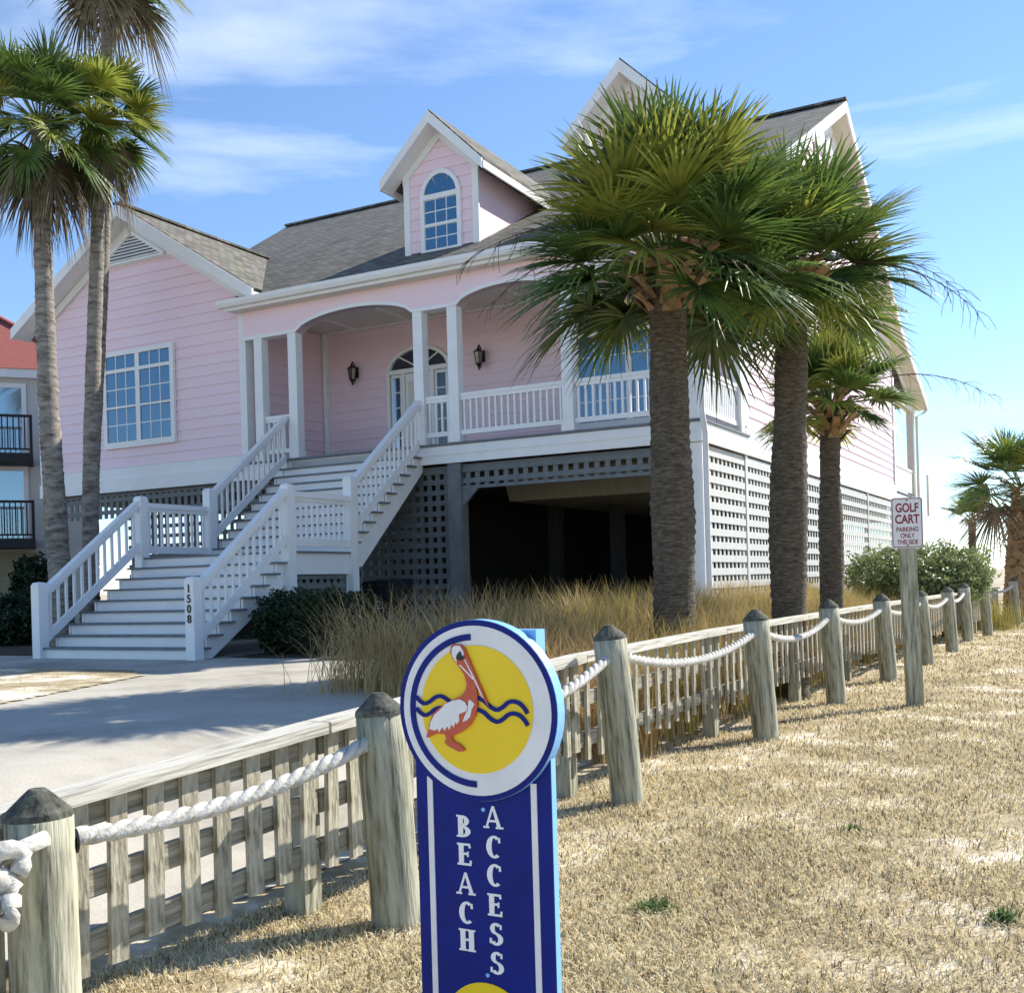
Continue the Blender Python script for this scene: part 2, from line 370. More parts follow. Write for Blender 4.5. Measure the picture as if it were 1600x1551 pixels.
# railings on the porch
def railing(x0, x1, y, z, parent=house, along='x', pitch=.135, h=.92):
    def B(*a): return a if along == 'x' else (a[2], a[3], a[0], a[1], a[4], a[5])
    r = MB().box(*B(x0, x1, y - .05, y + .05, z + h - .06, z + h)).box(*B(x0, x1, y - .03, y + .03, z + h - .13, z + h - .06)).build('railing', 'white', parent)
    MB().box(*B(x0, x1, y - .03, y + .03, z + .14, z + .23)).build('bottom_rail', 'white', r)
    n = max(2, int(round((x1 - x0) / pitch))); me = MB().box(*B(-.019, .019, -.019, .019, 0, h - .36)).mesh('baluster', 'white')
    for i in range(n):
        x = x0 + (i + .5) * (x1 - x0) / n
        place(me, 'baluster', r, (x, y, z + .231) if along == 'x' else (y, x, z + .231))
    return r
railing(-3.82, -3.14, 6.15, 3.66); railing(.14, .69, 6.15, 3.66); railing(.91, 3.05, 6.15, 3.66); railing(3.27, 5.36, 6.15, 3.66)
railing(6.28, 8.5, 5.50, 3.66, along='y', pitch=.11)
# windows
def window(x0, x1, z0, z1, y, units, transom, parent=house, split=True, glass='glass'):
    """facing -y; proud white frame, muntins and separate panes"""
    t = .11
    fr = MB().box(x0, x1, y - .07, y, z0, z0 + t + .03).box(x0, x1, y - .07, y, z1 - t, z1).box(x0, x0 + t, y - .068, y, z0 + t + .03, z1 - t).box(x1 - t, x1, y - .068, y, z0 + t + .03, z1 - t)
    iw = (x1 - x0 - 2 * t); mw = .13; uw = (iw - mw * (units - 1)) / units; ztr = z1 - t - (.30 if transom else 0)
    if transom: fr.box(x0 + t, x1 - t, y - .066, y, ztr - .08, ztr)
    for i in range(1, units):
        a = x0 + t + i * uw + (i - 1) * mw; fr.box(a, a + mw, y - .067, y, z0 + t + .03, z1 - t)
    f = fr.build('window', 'white', parent)
    zb = z0 + t + .03; zt = ztr - (.08 if transom else 0)
    for i in range(units):
        a = x0 + t + i * (uw + mw); b = a + uw; zm = (zb + zt) / 2
        secs = [(zb, zm - .025, 2), (zm + .025, zt, 2)] + ([(ztr, z1 - t, 1)] if transom else [])
        MB().box(a, b, y - .062, y - .02, zm - .025, zm + .025).build('meeting_rail', 'white', f)
        for q0, q1, rows in secs:
            for r in range(rows):
                for c in range(3):
                    pa, pb = a + (b - a) * c / 3, a + (b - a) * (c + 1) / 3; za, zc = q0 + (q1 - q0) * r / rows, q0 + (q1 - q0) * (r + 1) / rows
                    MB().box(pa + .012, pb - .012, y - .045, y - .035, za + .012, zc - .012).build('pane', glass, f)
            mb = MB()
            for c in (1, 2): mb.box(a + (b - a) * c / 3 - .012, a + (b - a) * c / 3 + .012, y - .052, y - .03, q0, q1)
            for r in range(1, rows): mb.box(a, b, y - .0515, y - .031, q0 + (q1 - q0) * r / rows - .012, q0 + (q1 - q0) * r / rows + .012)
            mb.build('muntin', 'white', f)
    MB().box(x0 + t, x1 - t, y - .034, y - .001, zb, z1 - t).build('window_back', 'black', f)
    return f
window(-8.58, -6.38, 4.28, 6.48, 6.16, 2, True)
window(2.05, 4.45, 4.05, 6.42, 8.84, 2, True)
# front door with side lights and fan light
door = MB().box(-2.56, -2.48, 8.74, 8.85, 3.66, 5.78).box(-.96, -.88, 8.74, 8.85, 3.66, 5.78).box(-2.48, -.96, 8.75, 8.85, 5.70, 5.80)
ap = arch_pts(-2.56, -.88, 5.78, .50, 20); ap2 = arch_pts(-2.47, -.97, 5.80, .41, 20)
for i in range(20): door.prism([ap[i], ap[i + 1], ap2[i + 1], ap2[i]], 8.74, 8.85)
for x in (-2.12, -1.36): door.box(x - .04, x + .04, 8.752, 8.85, 3.66, 5.70)
door = door.build('entry_door', 'white', house)
MB().prism(arch_pts(-2.47, -.97, 5.80, .41, 20), 8.80, 8.845).build('fan_light', 'glass_dark', door)
MB().prism([(-1.74, 5.8), (-1.70, 5.8), (-1.70, 6.2), (-1.74, 6.2)], 8.78, 8.799).build('muntin', 'white', door)
for a, b in ((-1.72, -2.3), (-1.72, -1.14)):
    MB().beam((a, 8.787, 5.8), (b, 8.787, 6.12), .015, .03).build('muntin', 'white', door)
for a, b in ((-2.46, -2.17), (-1.31, -.98)):
    MB().box(a, b, 8.79, 8.845, 3.7, 5.69).build('side_light_panel', 'white', door)
    for k in range(5):
        z = 3.95 + k * .34; MB().box(a + .06, b - .06, 8.782, 8.80, z, z + .31).build('pane', 'glass_dark' if a < -2 else 'glass', door)
MB().box(-2.07, -1.41, 8.78, 8.845, 3.68, 5.69).build('door_leaf', 'white', door)
for z0, z1 in ((3.85, 4.6), (4.72, 5.5)):
    for a in (-2.0, -1.71): MB().box(a, a + .23, 8.768, 8.779, z0, z1).build('door_panel', 'cream', door)
MB().tube([(-1.47, 8.75, 4.62), (-1.47, 8.72, 4.62), (-1.47, 8.70, 4.62)], [.03, .03, .022], 10).build('door_handle', 'iron', door)
# roofs: main front slope, back slopes, wing
def slab(name, m, pts, th=.12, parent=house):
    pts = [Vector(p) for p in pts]; n = (pts[1] - pts[0]).cross(pts[2] - pts[0]).normalized()
    if n.z < 0: n = -n
    k = len(pts); vs = pts + [p - n * th for p in pts]
    fs = [tuple(range(k)), tuple(range(2 * k - 1, k - 1, -1))] + [(i, (i + 1) % k, (i + 1) % k + k, i + k) for i in range(k)]
    mb = MB(); mb.v = [tuple(v) for v in vs]; mb.f = fs
    return mb.build(name, m, parent)
rz = lambda d: 7.0 + .5268 * (d - 5.75)
roof = slab('roof', 'roof', [(6.0, 5.72, rz(5.72)), (6.0, 17.33, 13.1), (-12.3, 17.33, 13.1), (-10.6, 13.28, rz(13.28)), (-7.5, 9.4, rz(9.4)), (-4.2, 5.72, rz(5.72))])
slab('back_roof', 'roof', [(6.0, 17.33, 13.1), (6.0, 25.4, 8.95), (-12.3, 25.4, 8.95), (-12.3, 17.33, 13.1)])
slab('rear_porch_roof', 'roof', [(6.0, 25.4, 8.95), (6.0, 31.3, 7.15), (-12, 31.3, 7.15), (-12.3, 25.4, 8.95)])
slab('wing_roof', 'roof_x', [(-7.55, 5.72, 9.62), (-7.55, 12.0, 9.62), (-11.15, 12.0, 7.33), (-11.15, 5.72, 7.33)])
slab('wing_roof', 'roof_x', [(-7.55, 5.72, 9.62), (-7.55, 10.7, 9.62), (-3.72, 6.0, 7.19), (-3.72, 5.72, 7.19)])
MB().beam((-7.55, 5.7, 9.63), (-7.55, 10.7, 9.63), .22, .05).build('ridge_cap', 'roof_x', house)
MB().beam((-12.3, 17.33, 13.12), (6.02, 17.33, 13.12), .25, .06).build('ridge_cap', 'roof', house)
# rake boards and soffits of the wing
for x1, z1 in ((-11.15, 7.33), (-3.72, 7.19)):
    s = -1 if x1 < -7 else 1
    pts = [(-7.55, 9.60), (x1, z1 - .02), (x1, z1 - .27), (-7.55, 9.34)]
    MB().prism(pts, 5.68, 5.73).build('rake_board', 'white', house)
    MB().prism([(-7.55, 9.37), (x1 + s * -.0, z1 - .20), (x1, z1 - .24), (-7.55, 9.33)], 5.735, 6.2).build('soffit', 'white', house)
    MB().prism([(-7.55, 9.335), (x1 - s * .45, z1 + .02), (x1 - s * .45, z1 - .18), (-7.55, 9.13)], 6.10, 6.165).build('frieze_board', 'white', house)
bx('eave_fascia', 'white', -3.80, -3.74, 5.735, 8.0, 6.95, 7.12)
# louvred gable vent of the wing
MB().prism([(-8.95, 8.40), (-6.15, 8.40), (-7.55, 9.30)], 6.12, 6.17).build('gable_panel', 'white', house)
vent = MB().prism([(-8.55, 8.42), (-6.55, 8.42), (-6.55, 8.47), (-8.55, 8.47)], 6.06, 6.119).prism([(-8.60, 8.47), (-8.45, 8.47), (-7.5, 9.08), (-7.55, 9.14)], 6.06, 6.118).prism([(-6.50, 8.47), (-6.65, 8.47), (-7.6, 9.08), (-7.55, 9.14)], 6.06, 6.117).build('gable_vent', 'white', house)
MB().prism([(-8.45, 8.475), (-6.65, 8.475), (-7.55, 9.05)], 6.105, 6.1185).build('vent_back', 'black', vent)
for k in range(8):
    z = 8.485 + k * .07; w = .86 * (1 - (z - 8.47) / .62)
    if w > .05: MB().hexa([(-7.55 - w, 6.075, z), (-7.55 + w, 6.075, z), (-7.55 + w, 6.08, z + .01), (-7.55 - w, 6.08, z + .01), (-7.55 - w, 6.10, z + .045), (-7.55 + w, 6.10, z + .045), (-7.55 + w, 6.104, z + .055), (-7.55 - w, 6.104, z + .055)]).build('louvre', 'white', vent)
# gutter, fascia and soffit of the porch eave
bx('fascia', 'white', -4.55, 6.0, 5.74, 5.79, 6.80, 6.98)
g = MB().prism([(5.735, 6.86), (5.735, 7.0), (5.60, 7.0), (5.60, 6.93), (5.64, 6.86)], -4.64, 6.02, 'x').build('gutter', 'white', house)
bx('soffit', 'cream', -4.5, 5.98, 5.795, 6.05, 6.81, 6.86)
# right gable: rake boards, soffit, vent, rear porch
def rake(pts2, x, w): # pts2 (y,z) along top edge
    for (ya, za), (yb, zb) in zip(pts2[:-1], pts2[1:]):
        MB().prism([(ya, za - .02), (yb, zb - .02), (yb, zb - .30), (ya, za - .30)], x, x + .045, 'x').build('rake_board', 'white', house)
        MB().prism([(ya, za - .20), (yb, zb - .20), (yb, zb - .25), (ya, za - .25)], 5.50, x, 'x').build('soffit', 'cream', house)
        MB().prism([(ya, za - .255), (yb, zb - .255), (yb, zb - .50), (ya, za - .50)], 5.50, 5.55, 'x').build('frieze_board', 'white', house)
rake([(5.72, 6.985), (17.33, 13.1), (25.4, 8.95), (31.3, 7.15)], 5.97, .05)
MB().prism([(15.6, 11.55), (19.1, 11.55), (17.35, 12.6)], 5.53, 5.57, 'x').build('gable_panel', 'white', house)
v2 = MB().prism([(16.0, 11.6), (18.7, 11.6), (17.35, 12.35)], 5.571, 5.60, 'x').build('gable_vent', 'white', house)
for k in range(7):
    z = 11.65 + k * .09; w = 1.2 * (1 - (z - 11.6) / .75)
    MB().box(5.601, 5.63, 17.35 - w, 17.35 + w, z, z + .05).build('louvre', 'white', v2)
bx('rear_deck', 'tread', 2.0, 5.62, 26.45, 30.9, 3.62, 3.66); bx('rear_post', 'cream', 5.36, 5.60, 30.3, 30.55, 3.66, 7.0); bx('rear_post', 'cream', 5.36, 5.60, 28.4, 28.6, .3, 3.28)
bx('rear_beam', 'cream', 5.36, 5.58, 26.45, 30.9, 6.75, 7.1)
rr = bx('rear_railing', 'cream', 5.46, 5.54, 26.45, 30.3, 4.52, 4.62); bx('rear_rail_panel', 'cream', 5.48, 5.52, 26.45, 30.3, 3.78, 4.515, parent=rr)
bx('rear_railing', 'cream', 5.9, 5.98, 31.0, 33.0, 3.0, 4.5)
MB().tube([(5.70, 6.02, 6.85), (5.70, 6.02, 6.7), (5.66, 5.98, 6.4), (5.66, 5.98, 3.75), (5.70, 6.0, 3.4), (5.70, 6.0, .1)], .05, 8).build('downspout', 'white', house)
MB().tube([(6.0, 31.2, 7.05), (5.9, 31.1, 6.8), (5.68, 30.6, 6.6), (5.68, 30.6, .3)], .05, 8).build('downspout', 'cream', house)
# dormers
def dormer(cx):
    y0 = 7.05; dm = MB().box(cx - .84, cx + .84, y0, 10.5, 7.3, 9.15).prism([(cx - .84, 9.15), (cx + .84, 9.15), (cx, 9.98)], y0, 10.5).build('dormer', 'pink', house)
    zb = rz(y0)
    siding(dm, (0, y0 - .001, 0), (1, 0, 0), (0, -1, 0), lambda z: cx - .84 + max(0, z - 9.15), lambda z: cx + .84 - max(0, z - 9.15), zb, 9.85)
    siding(dm, (cx + .841, 0, 0), (0, 1, 0), (1, 0, 0), lambda z: max(y0 + .05, 5.75 + (z - 7.0) / .5268), lambda z: 10.3, zb, 9.2)
    siding(dm, (cx - .841, 0, 0), (0, 1, 0), (-1, 0, 0), lambda z: max(y0 + .05, 5.75 + (z - 7.0) / .5268), lambda z: 10.3, zb, 9.2)
    for sx in (-1, 1):
        x = cx + sx * .80
        MB().box(x - .07, x + .07, y0 - .05, y0 - .001, zb - .05, 9.2).build('corner_board', 'white', dm)
        e = cx + sx * 1.18
        MB().hexa([(cx, 6.65, 10.24), (e, 6.65, 9.08), (e, 9.75, 9.08), (cx, 11.9, 10.24), (cx, 6.65, 10.32), (e, 6.65, 9.16), (e, 9.75, 9.16), (cx, 11.9, 10.32)] if sx > 0 else
                  [(e, 6.65, 9.08), (cx, 6.65, 10.24), (cx, 11.9, 10.24), (e, 9.75, 9.08), (e, 6.65, 9.16), (cx, 6.65, 10.32), (cx, 11.9, 10.32), (e, 9.75, 9.16)]).build('dormer_roof', 'roof_x', dm)
        MB().prism([(cx, 10.28), (e, 9.12), (e, 8.92), (cx, 10.05)], 6.60, 6.648).build('rake_board', 'white', dm)
        MB().prism([(cx, 10.10), (e, 8.99), (e, 8.95), (cx, 10.05)], 6.65, 7.04).build('soffit', 'white', dm)
        MB().prism([(cx, 10.06), (cx + sx * .88, 9.24), (cx + sx * .88, 9.08), (cx, 9.86)], 6.99, 7.03).build('frieze_board', 'white', dm)
        MB().hexa([(e - .02, 6.65, 8.94), (e + .02, 6.65, 8.94), (e + .02, 9.7, 8.94), (e - .02, 9.7, 8.94), (e - .02, 6.65, 9.08), (e + .02, 6.65, 9.08), (e + .02, 9.7, 9.08), (e - .02, 9.7, 9.08)]).build('eave_fascia', 'white', dm)
    # arched window
    w0, w1, zs0, zs1 = cx - .40, cx + .42, 7.66, 8.78
    f = MB().box(w0 - .06, w1 + .06, y0 - .09, y0 - .02, zs0 - .08, zs0 + .02).box(w0 - .06, w0 + .03, y0 - .088, y0 - .02, zs0 + .02, zs1).box(w1 - .03, w1 + .06, y0 - .088, y0 - .02, zs0 + .02, zs1).box(w0 + .03, w1 - .03, y0 - .087, y0 - .02, zs1 - .10, zs1)
    o = arch_pts(w0 - .06, w1 + .06, zs1, .47, 18); i_ = arch_pts(w0 + .03, w1 - .03, zs1, .38, 18)
    for k in range(18): f.prism([o[k], o[k + 1], i_[k + 1], i_[k]], y0 - .088, y0 - .02)
    zm = (zs0 + zs1 - .1) / 2
    f.box(w0 + .03, w1 - .03, y0 - .075, y0 - .03, zm - .025, zm + .025)
    f = f.build('arched_window', 'white', dm)
    MB().prism(arch_pts(w0 + .03, w1 - .03, zs1, .38, 18), y0 - .05, y0 - .035).build('pane', 'glass', f) if False else None
    mc = (w0 + w1) / 2; rad = (w1 - w0) / 2 - .03
    for k in range(3):   # fan panes
        a0, a1 = math.pi * k / 3 + .03, math.pi * (k + 1) / 3 - .03
        pts = [(mc + rad * .36 * math.cos(a0), zs1 + .36 * .38 * math.sin(a0))]
        for q in range(7):
            a = a0 + (a1 - a0) * q / 6; pts.append((mc + rad * .98 * math.cos(a), zs1 + .38 * .98 * abs(math.sin(a)) ** .75))
        pts.append((mc + rad * .36 * math.cos(a1), zs1 + .36 * .38 * math.sin(a1)))
        MB().prism(pts[::-1], y0 - .06, y0 - .05).build('pane', 'glass', f)
    MB().prism([(mc + rad * .30 * math.cos(math.pi * q / 8), zs1 + .01 + .30 * .38 * math.sin(math.pi * q / 8)) for q in range(9)][::-1], y0 - .06, y0 - .05).build('pane', 'glass', f)
    MB().prism(arch_pts(w0 + .02, w1 - .02, zs1, .385, 18) , y0 - .045, y0 - .025).build('fan_back', 'white', f)
    for q0, q1 in ((zs0 + .02, zm - .025), (zm + .025, zs1 - .10)):
        for r in range(2):
            for c in range(3):
                a = w0 + .03; b = w1 - .03; dx = (b - a) / 3; dz = (q1 - q0) / 2
                MB().box(a + c * dx + .012, a + (c + 1) * dx - .012, y0 - .06, y0 - .05, q0 + r * dz + .012, q0 + (r + 1) * dz - .012).build('pane', 'glass', f)
    MB().box(w0 + .03, w1 - .03, y0 - .055, y0 - .03, zs0 + .02, zs1 - .1).build('muntin', 'white', f)
    return dm
dormer(.05); dormer(4.1)
# ---- under the house: lattice, piers, garage
HS = {}
def hslat(L, parent, loc, m, rz=0):
    k = (round(L, 2), m); hh = .062 if m == 'lattice_pale' else .048
    if k not in HS: HS[k] = MB().box(-L / 2, L / 2, -.010, .010, -hh, hh).mesh('slat', m)
    return place(HS[k], 'slat', parent, loc, (0, 0, rz))
def vslat(L, parent, loc, m, rz=0, w=.1):
    k = ('v', round(L, 2), m, w)
    if k not in HS: HS[k] = MB().box(-w / 2, w / 2, -.009, .009, -L / 2, L / 2).mesh('slat', m)
    return place(HS[k], 'slat', parent, loc, (0, 0, rz))
def lattice(p0, p1, z0, z1, m, pitch=.19, back=(0, 1), w=.1):
    """panel between plan points p0,p1: horizontal slats in front, upright slats behind"""
    p0, p1 = Vector((*p0, 0)), Vector((*p1, 0)); d = p1 - p0; L = d.length; d.normalize(); rz_ = math.atan2(d.y, d.x); b = Vector((*back, 0))
    mid = (p0 + p1) / 2
    pn = MB().beam(p0 + Vector((0, 0, z1 - .03)) + b * .03, p1 + Vector((0, 0, z1 - .03)) + b * .03, .03, .06).build('lattice_panel', m, house)
    nr = max(1, int((z1 - z0) / pitch)); hz = (z1 - z0) / nr
    for i in range(nr): hslat(L, pn, mid + Vector((0, 0, z0 + (i + .5) * hz)), m, rz_)
    nv = max(1, int(L / pitch))
    for i in range(nv): vslat(z1 - z0, pn, p0 + d * ((i + .5) * L / nv) + b * .021 + Vector((0, 0, (z0 + z1) / 2)), m, rz_, w)
    return pn
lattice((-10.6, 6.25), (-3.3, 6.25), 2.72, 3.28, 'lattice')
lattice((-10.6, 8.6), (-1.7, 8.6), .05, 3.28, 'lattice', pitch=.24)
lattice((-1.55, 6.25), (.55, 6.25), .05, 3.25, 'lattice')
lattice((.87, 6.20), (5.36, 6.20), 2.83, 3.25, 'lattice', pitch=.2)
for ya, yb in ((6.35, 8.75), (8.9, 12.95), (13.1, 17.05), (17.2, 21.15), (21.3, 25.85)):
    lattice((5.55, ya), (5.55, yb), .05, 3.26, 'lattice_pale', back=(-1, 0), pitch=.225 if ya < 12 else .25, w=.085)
for y in (8.83, 13.03, 17.13, 21.23, 25.9): bx('pier', 'lattice_pale', 5.44, 5.575, y - .07, y + .07, 0, 3.27)
bx('pier', 'lattice', .57, .86, 6.12, 6.38, 0, 3.27)
bx('pier', 'white', 5.37, 5.60, 6.12, 6.34, 0, 3.27)
bx('pier', 'lattice', -10.76, -10.52, 6.15, 6.4, 0, 3.29)
MB().prism([(.86, 2.83), (1.25, 2.83), (.86, 2.44)], 6.17, 6.23).build('corner_brace', 'lattice', house)
bx('garage_lintel', 'lattice', .86, 5.37, 6.16, 6.24, 2.78, 2.84)
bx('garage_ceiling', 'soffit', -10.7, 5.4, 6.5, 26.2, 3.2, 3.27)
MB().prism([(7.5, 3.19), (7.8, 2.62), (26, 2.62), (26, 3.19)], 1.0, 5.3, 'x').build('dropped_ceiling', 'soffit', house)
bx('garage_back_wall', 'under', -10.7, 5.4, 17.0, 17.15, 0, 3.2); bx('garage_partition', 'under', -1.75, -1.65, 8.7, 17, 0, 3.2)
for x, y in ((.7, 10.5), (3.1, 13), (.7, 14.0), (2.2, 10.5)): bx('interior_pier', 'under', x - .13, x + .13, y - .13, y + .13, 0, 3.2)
bx('garage_slab', 'garage_floor_shade', -1.6, 5.4, 6.0, 17, .0, .03)
tag_ = bx('yellow_tag', 'yellow', -10.70, -10.56, 6.12, 6.148, 2.66, 3.18); tag(tag_, 'yellow reflective strip on the corner pier')

# ------------------------------------------------------------------ FRONT STAIRCASE
st = empty('front_staircase', HB, -A28, 'wide white wooden staircase with grey treads, a landing and picket railings up to the porch', 'staircase')
XL, XR = -3.25, 0.0; H1 = 1.6; N1 = 9; r1 = H1 / N1; t1 = .2625; N2 = 11; r2 = (3.62 - H1) / N2; t2 = .232; Y2 = 3.78
def flight(y0, z0, n, r, t):
    for i in range(n):
        MB().box(XL + .08, XR - .08, y0 + i * t, y0 + i * t + .025, z0 + i * r, z0 + (i + 1) * r - .033).build('riser', 'white', st)
        if i < n - 1: MB().box(XL - .03, XR + .05, y0 + i * t - .035, y0 + (i + 1) * t + .02, z0 + (i + 1) * r - .032, z0 + (i + 1) * r).build('tread', 'tread', st)
    for x in (XL + .02, XR - .06):
        pts = [(y0, z0)]
        for i in range(n):
            pts += [(y0 + i * t, z0 + (i + 1) * r - .034)]
            if i < n - 1: pts += [(y0 + (i + 1) * t, z0 + (i + 1) * r - .034)]
        ye = y0 + (n - 1) * t
        pts += [(ye + .1, z0 + n * r - .034), (ye + .1, z0 + n * r - .45), (y0 + .35, max(0, z0 - .12) if z0 < .1 else z0 - .25), (y0, max(0, z0 - .30))]
        MB().prism(pts, x, x + .04, 'x').build('stringer', 'white', st)
flight(0, 0, N1, r1, t1); flight(Y2, H1, N2, r2, t2)
MB().box(XL - .03, XR + .05, N1 * t1 - t1 - .035, Y2 + .02, H1 - .032, H1).build('landing_floor', 'tread', st)
for x in (XL + .0, XR - .045): MB().box(x, x + .045, 2.1, Y2 + .1, 1.22, H1 - .034).build('landing_fascia', 'white', st)
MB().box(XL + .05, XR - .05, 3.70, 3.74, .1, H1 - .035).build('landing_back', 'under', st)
for x in (XL + .05, XR - .13):
    for y in (2.12, 3.70): MB().box(x, x + .09, y, y + .1, 0, 1.215).build('landing_leg', 'white', st)
lp = MB().box(XR - .075, XR - .055, 2.23, 3.69, 1.14, 1.21).build('landing_lattice', 'lattice', st)
for k in range(6): hslat(1.46, lp, (XR - .075, 2.96, .08 + k * .19), 'lattice', math.pi / 2)
for k in range(8): vslat(1.2, lp, (XR - .095, 2.32 + k * .185, .6), 'lattice', math.pi / 2)
def newel(x, y, z0, z1, w=.175):
    h = w / 2
    p = MB().box(x - h, x + h, y - h, y + h, z0, z1 - .06).build('newel_post', 'white', st)
    MB().add([(x - h, y - h, z1 - .059), (x + h, y - h, z1 - .059), (x + h, y + h, z1 - .059), (x - h, y + h, z1 - .059), (x - h * .75, y - h * .75, z1 - .015), (x + h * .75, y - h * .75, z1 - .015), (x + h * .75, y + h * .75, z1 - .015), (x - h * .75, y + h * .75, z1 - .015), (x, y, z1)],
             [(0, 1, 5, 4), (1, 2, 6, 5), (2, 3, 7, 6), (3, 0, 4, 7), (4, 5, 8), (5, 6, 8), (6, 7, 8), (7, 4, 8), (3, 2, 1, 0)]).build('post_cap', 'white', p)
    return p
bal = {}
def stair_rail(x, y0, z0, y1, z1, h=.80, n=10):
    """z0,z1: height of the handrail's top at both ends"""
    r = MB().beam((x, y0, z0 - .045), (x, y1, z1 - .045), .12, .09).beam((x, y0, z0 - .12), (x, y1, z1 - .12), .06, .07).build('handrail', 'white', st)
    MB().beam((x, y0, z0 - h), (x, y1, z1 - h), .06, .13).build('bottom_rail', 'white', r)
    sl = (z1 - z0) / (y1 - y0); L = h - .10; k = (round(L, 2), round(sl, 2))
    if k not in bal:
        a = .019; q = a * sl
        bal[k] = MB().hexa([(-a, -a, -q), (a, -a, -q), (a, a, q), (-a, a, q), (-a, -a, L - q), (a, -a, L - q), (a, a, L + q), (-a, a, L + q)]).mesh('baluster', 'white')
    for i in range(n):
        y = y0 + (i + .7) * (y1 - y0) / (n + .4); z = z0 + sl * (y - y0)
        place(bal[k], 'baluster', r, (x, y, z - h + .0))
for x in (XL, XR):
    n0 = newel(x, .0, 0, 1.21); newel(x, 2.12, .0 if x == XR else 1.2, 2.68); newel(x, 3.80, 0 if x == XR else 1.2, 2.92)
    stair_rail(x, .08, 1.10, 2.05, 2.60, n=12); stair_rail(x, 2.2, 2.56, 3.72, 2.56, h=.82, n=10); stair_rail(x, 3.88, 2.86, 6.06, 4.54, h=.84, n=14)
    if x == XR:
        for k, ch in enumerate('1508'):
            place(text_mesh(ch, .16, 'black', .004, .004), 'house_number', n0, (x, -.093, 1.03 - k * .145), (R(90), 0, 0))

# ------------------------------------------------------------------ wall lanterns, bin
def lantern(x, z, label):
    L = empty('wall_lantern', HW(x, 8.80, z), -A28, label, 'lamp', 'lanterns beside the entry door')
    MB().box(-.05, .05, -.0, .035, -.14, .10).build('back_plate', 'iron', L)
    MB().tube([(0, -.0, .05), (0, -.06, .16), (0, -.13, .21), (0, -.16, .16), (0, -.15, .10)], .012, 8).build('bracket', 'iron', L)
    MB().lathe([(.018, .17), (.03, .13), (.055, .10), (.115, .055), (.12, .04)], 8).build('hood', 'iron', L, (0, -.15, 0))
    MB().lathe([(.10, .04), (.068, -.20)], 6).build('lamp_glass', 'lamp_glass', L, (0, -.15, 0))
    for k in range(6):
        t = k * math.pi / 3; MB().tube([(.102 * math.cos(t), .102 * math.sin(t), .04), (.07 * math.cos(t), .07 * math.sin(t), -.20)], .008, 6).build('cage_bar', 'iron', L, (0, -.15, 0))
    MB().lathe([(.075, -.20), (.05, -.23), (.03, -.26), (.015, -.30), (.02, -.32), (.004, -.34)], 10).build('base_finial', 'iron', L, (0, -.15, 0))
    MB().tube([(0, 0, -.12), (0, -.07, -.28), (0, -.13, -.30)], .01, 6).build('lower_scroll', 'iron', L)
lantern(-3.43, 5.9, 'black iron wall lantern between the porch corner and the entry door')
lantern(-.11, 5.87, 'black iron wall lantern on the pink wall right of the entry door')
b = empty('wheelie_bin', HW(-.1, 5.0, .02), -A28 + .1, 'black wheeled rubbish bin with a pale round emblem under the stairs', 'bin')
MB().hexa([(-.26, -.3, .05), (.26, -.3, .05), (.26, .3, .05), (-.26, .3, .05), (-.32, -.36, .98), (.32, -.36, .98), (.32, .38, .98), (-.32, .38, .98)]).build('body', 'bin', b)
MB().hexa([(-.34, -.40, .985), (.34, -.40, .985), (.34, .42, .985), (-.34, .42, .985), (-.30, -.34, 1.06), (.30, -.34, 1.06), (.30, .36, 1.10), (-.30, .36, 1.10)]).build('lid', 'bin', b)
for x in (-.27, .27): MB().tube([(x - .03, .3, .1), (x + .03, .3, .1)], .1, 14).build('wheel', 'bin', b)
em = MB()
for k in range(6):
    t = k * math.pi / 3; em.prism([(.05 * math.cos(t + q) + .0, .66 + .05 * math.sin(t + q)) if j else (.018 * math.cos(t), .66 + .018 * math.sin(t)) for j, q in ((0, 0), (1, -.32), (1, .32))], -.352, -.349)
em.box(-.06, .06, -.352, -.349, .565, .585).build('emblem', 'plate', b)

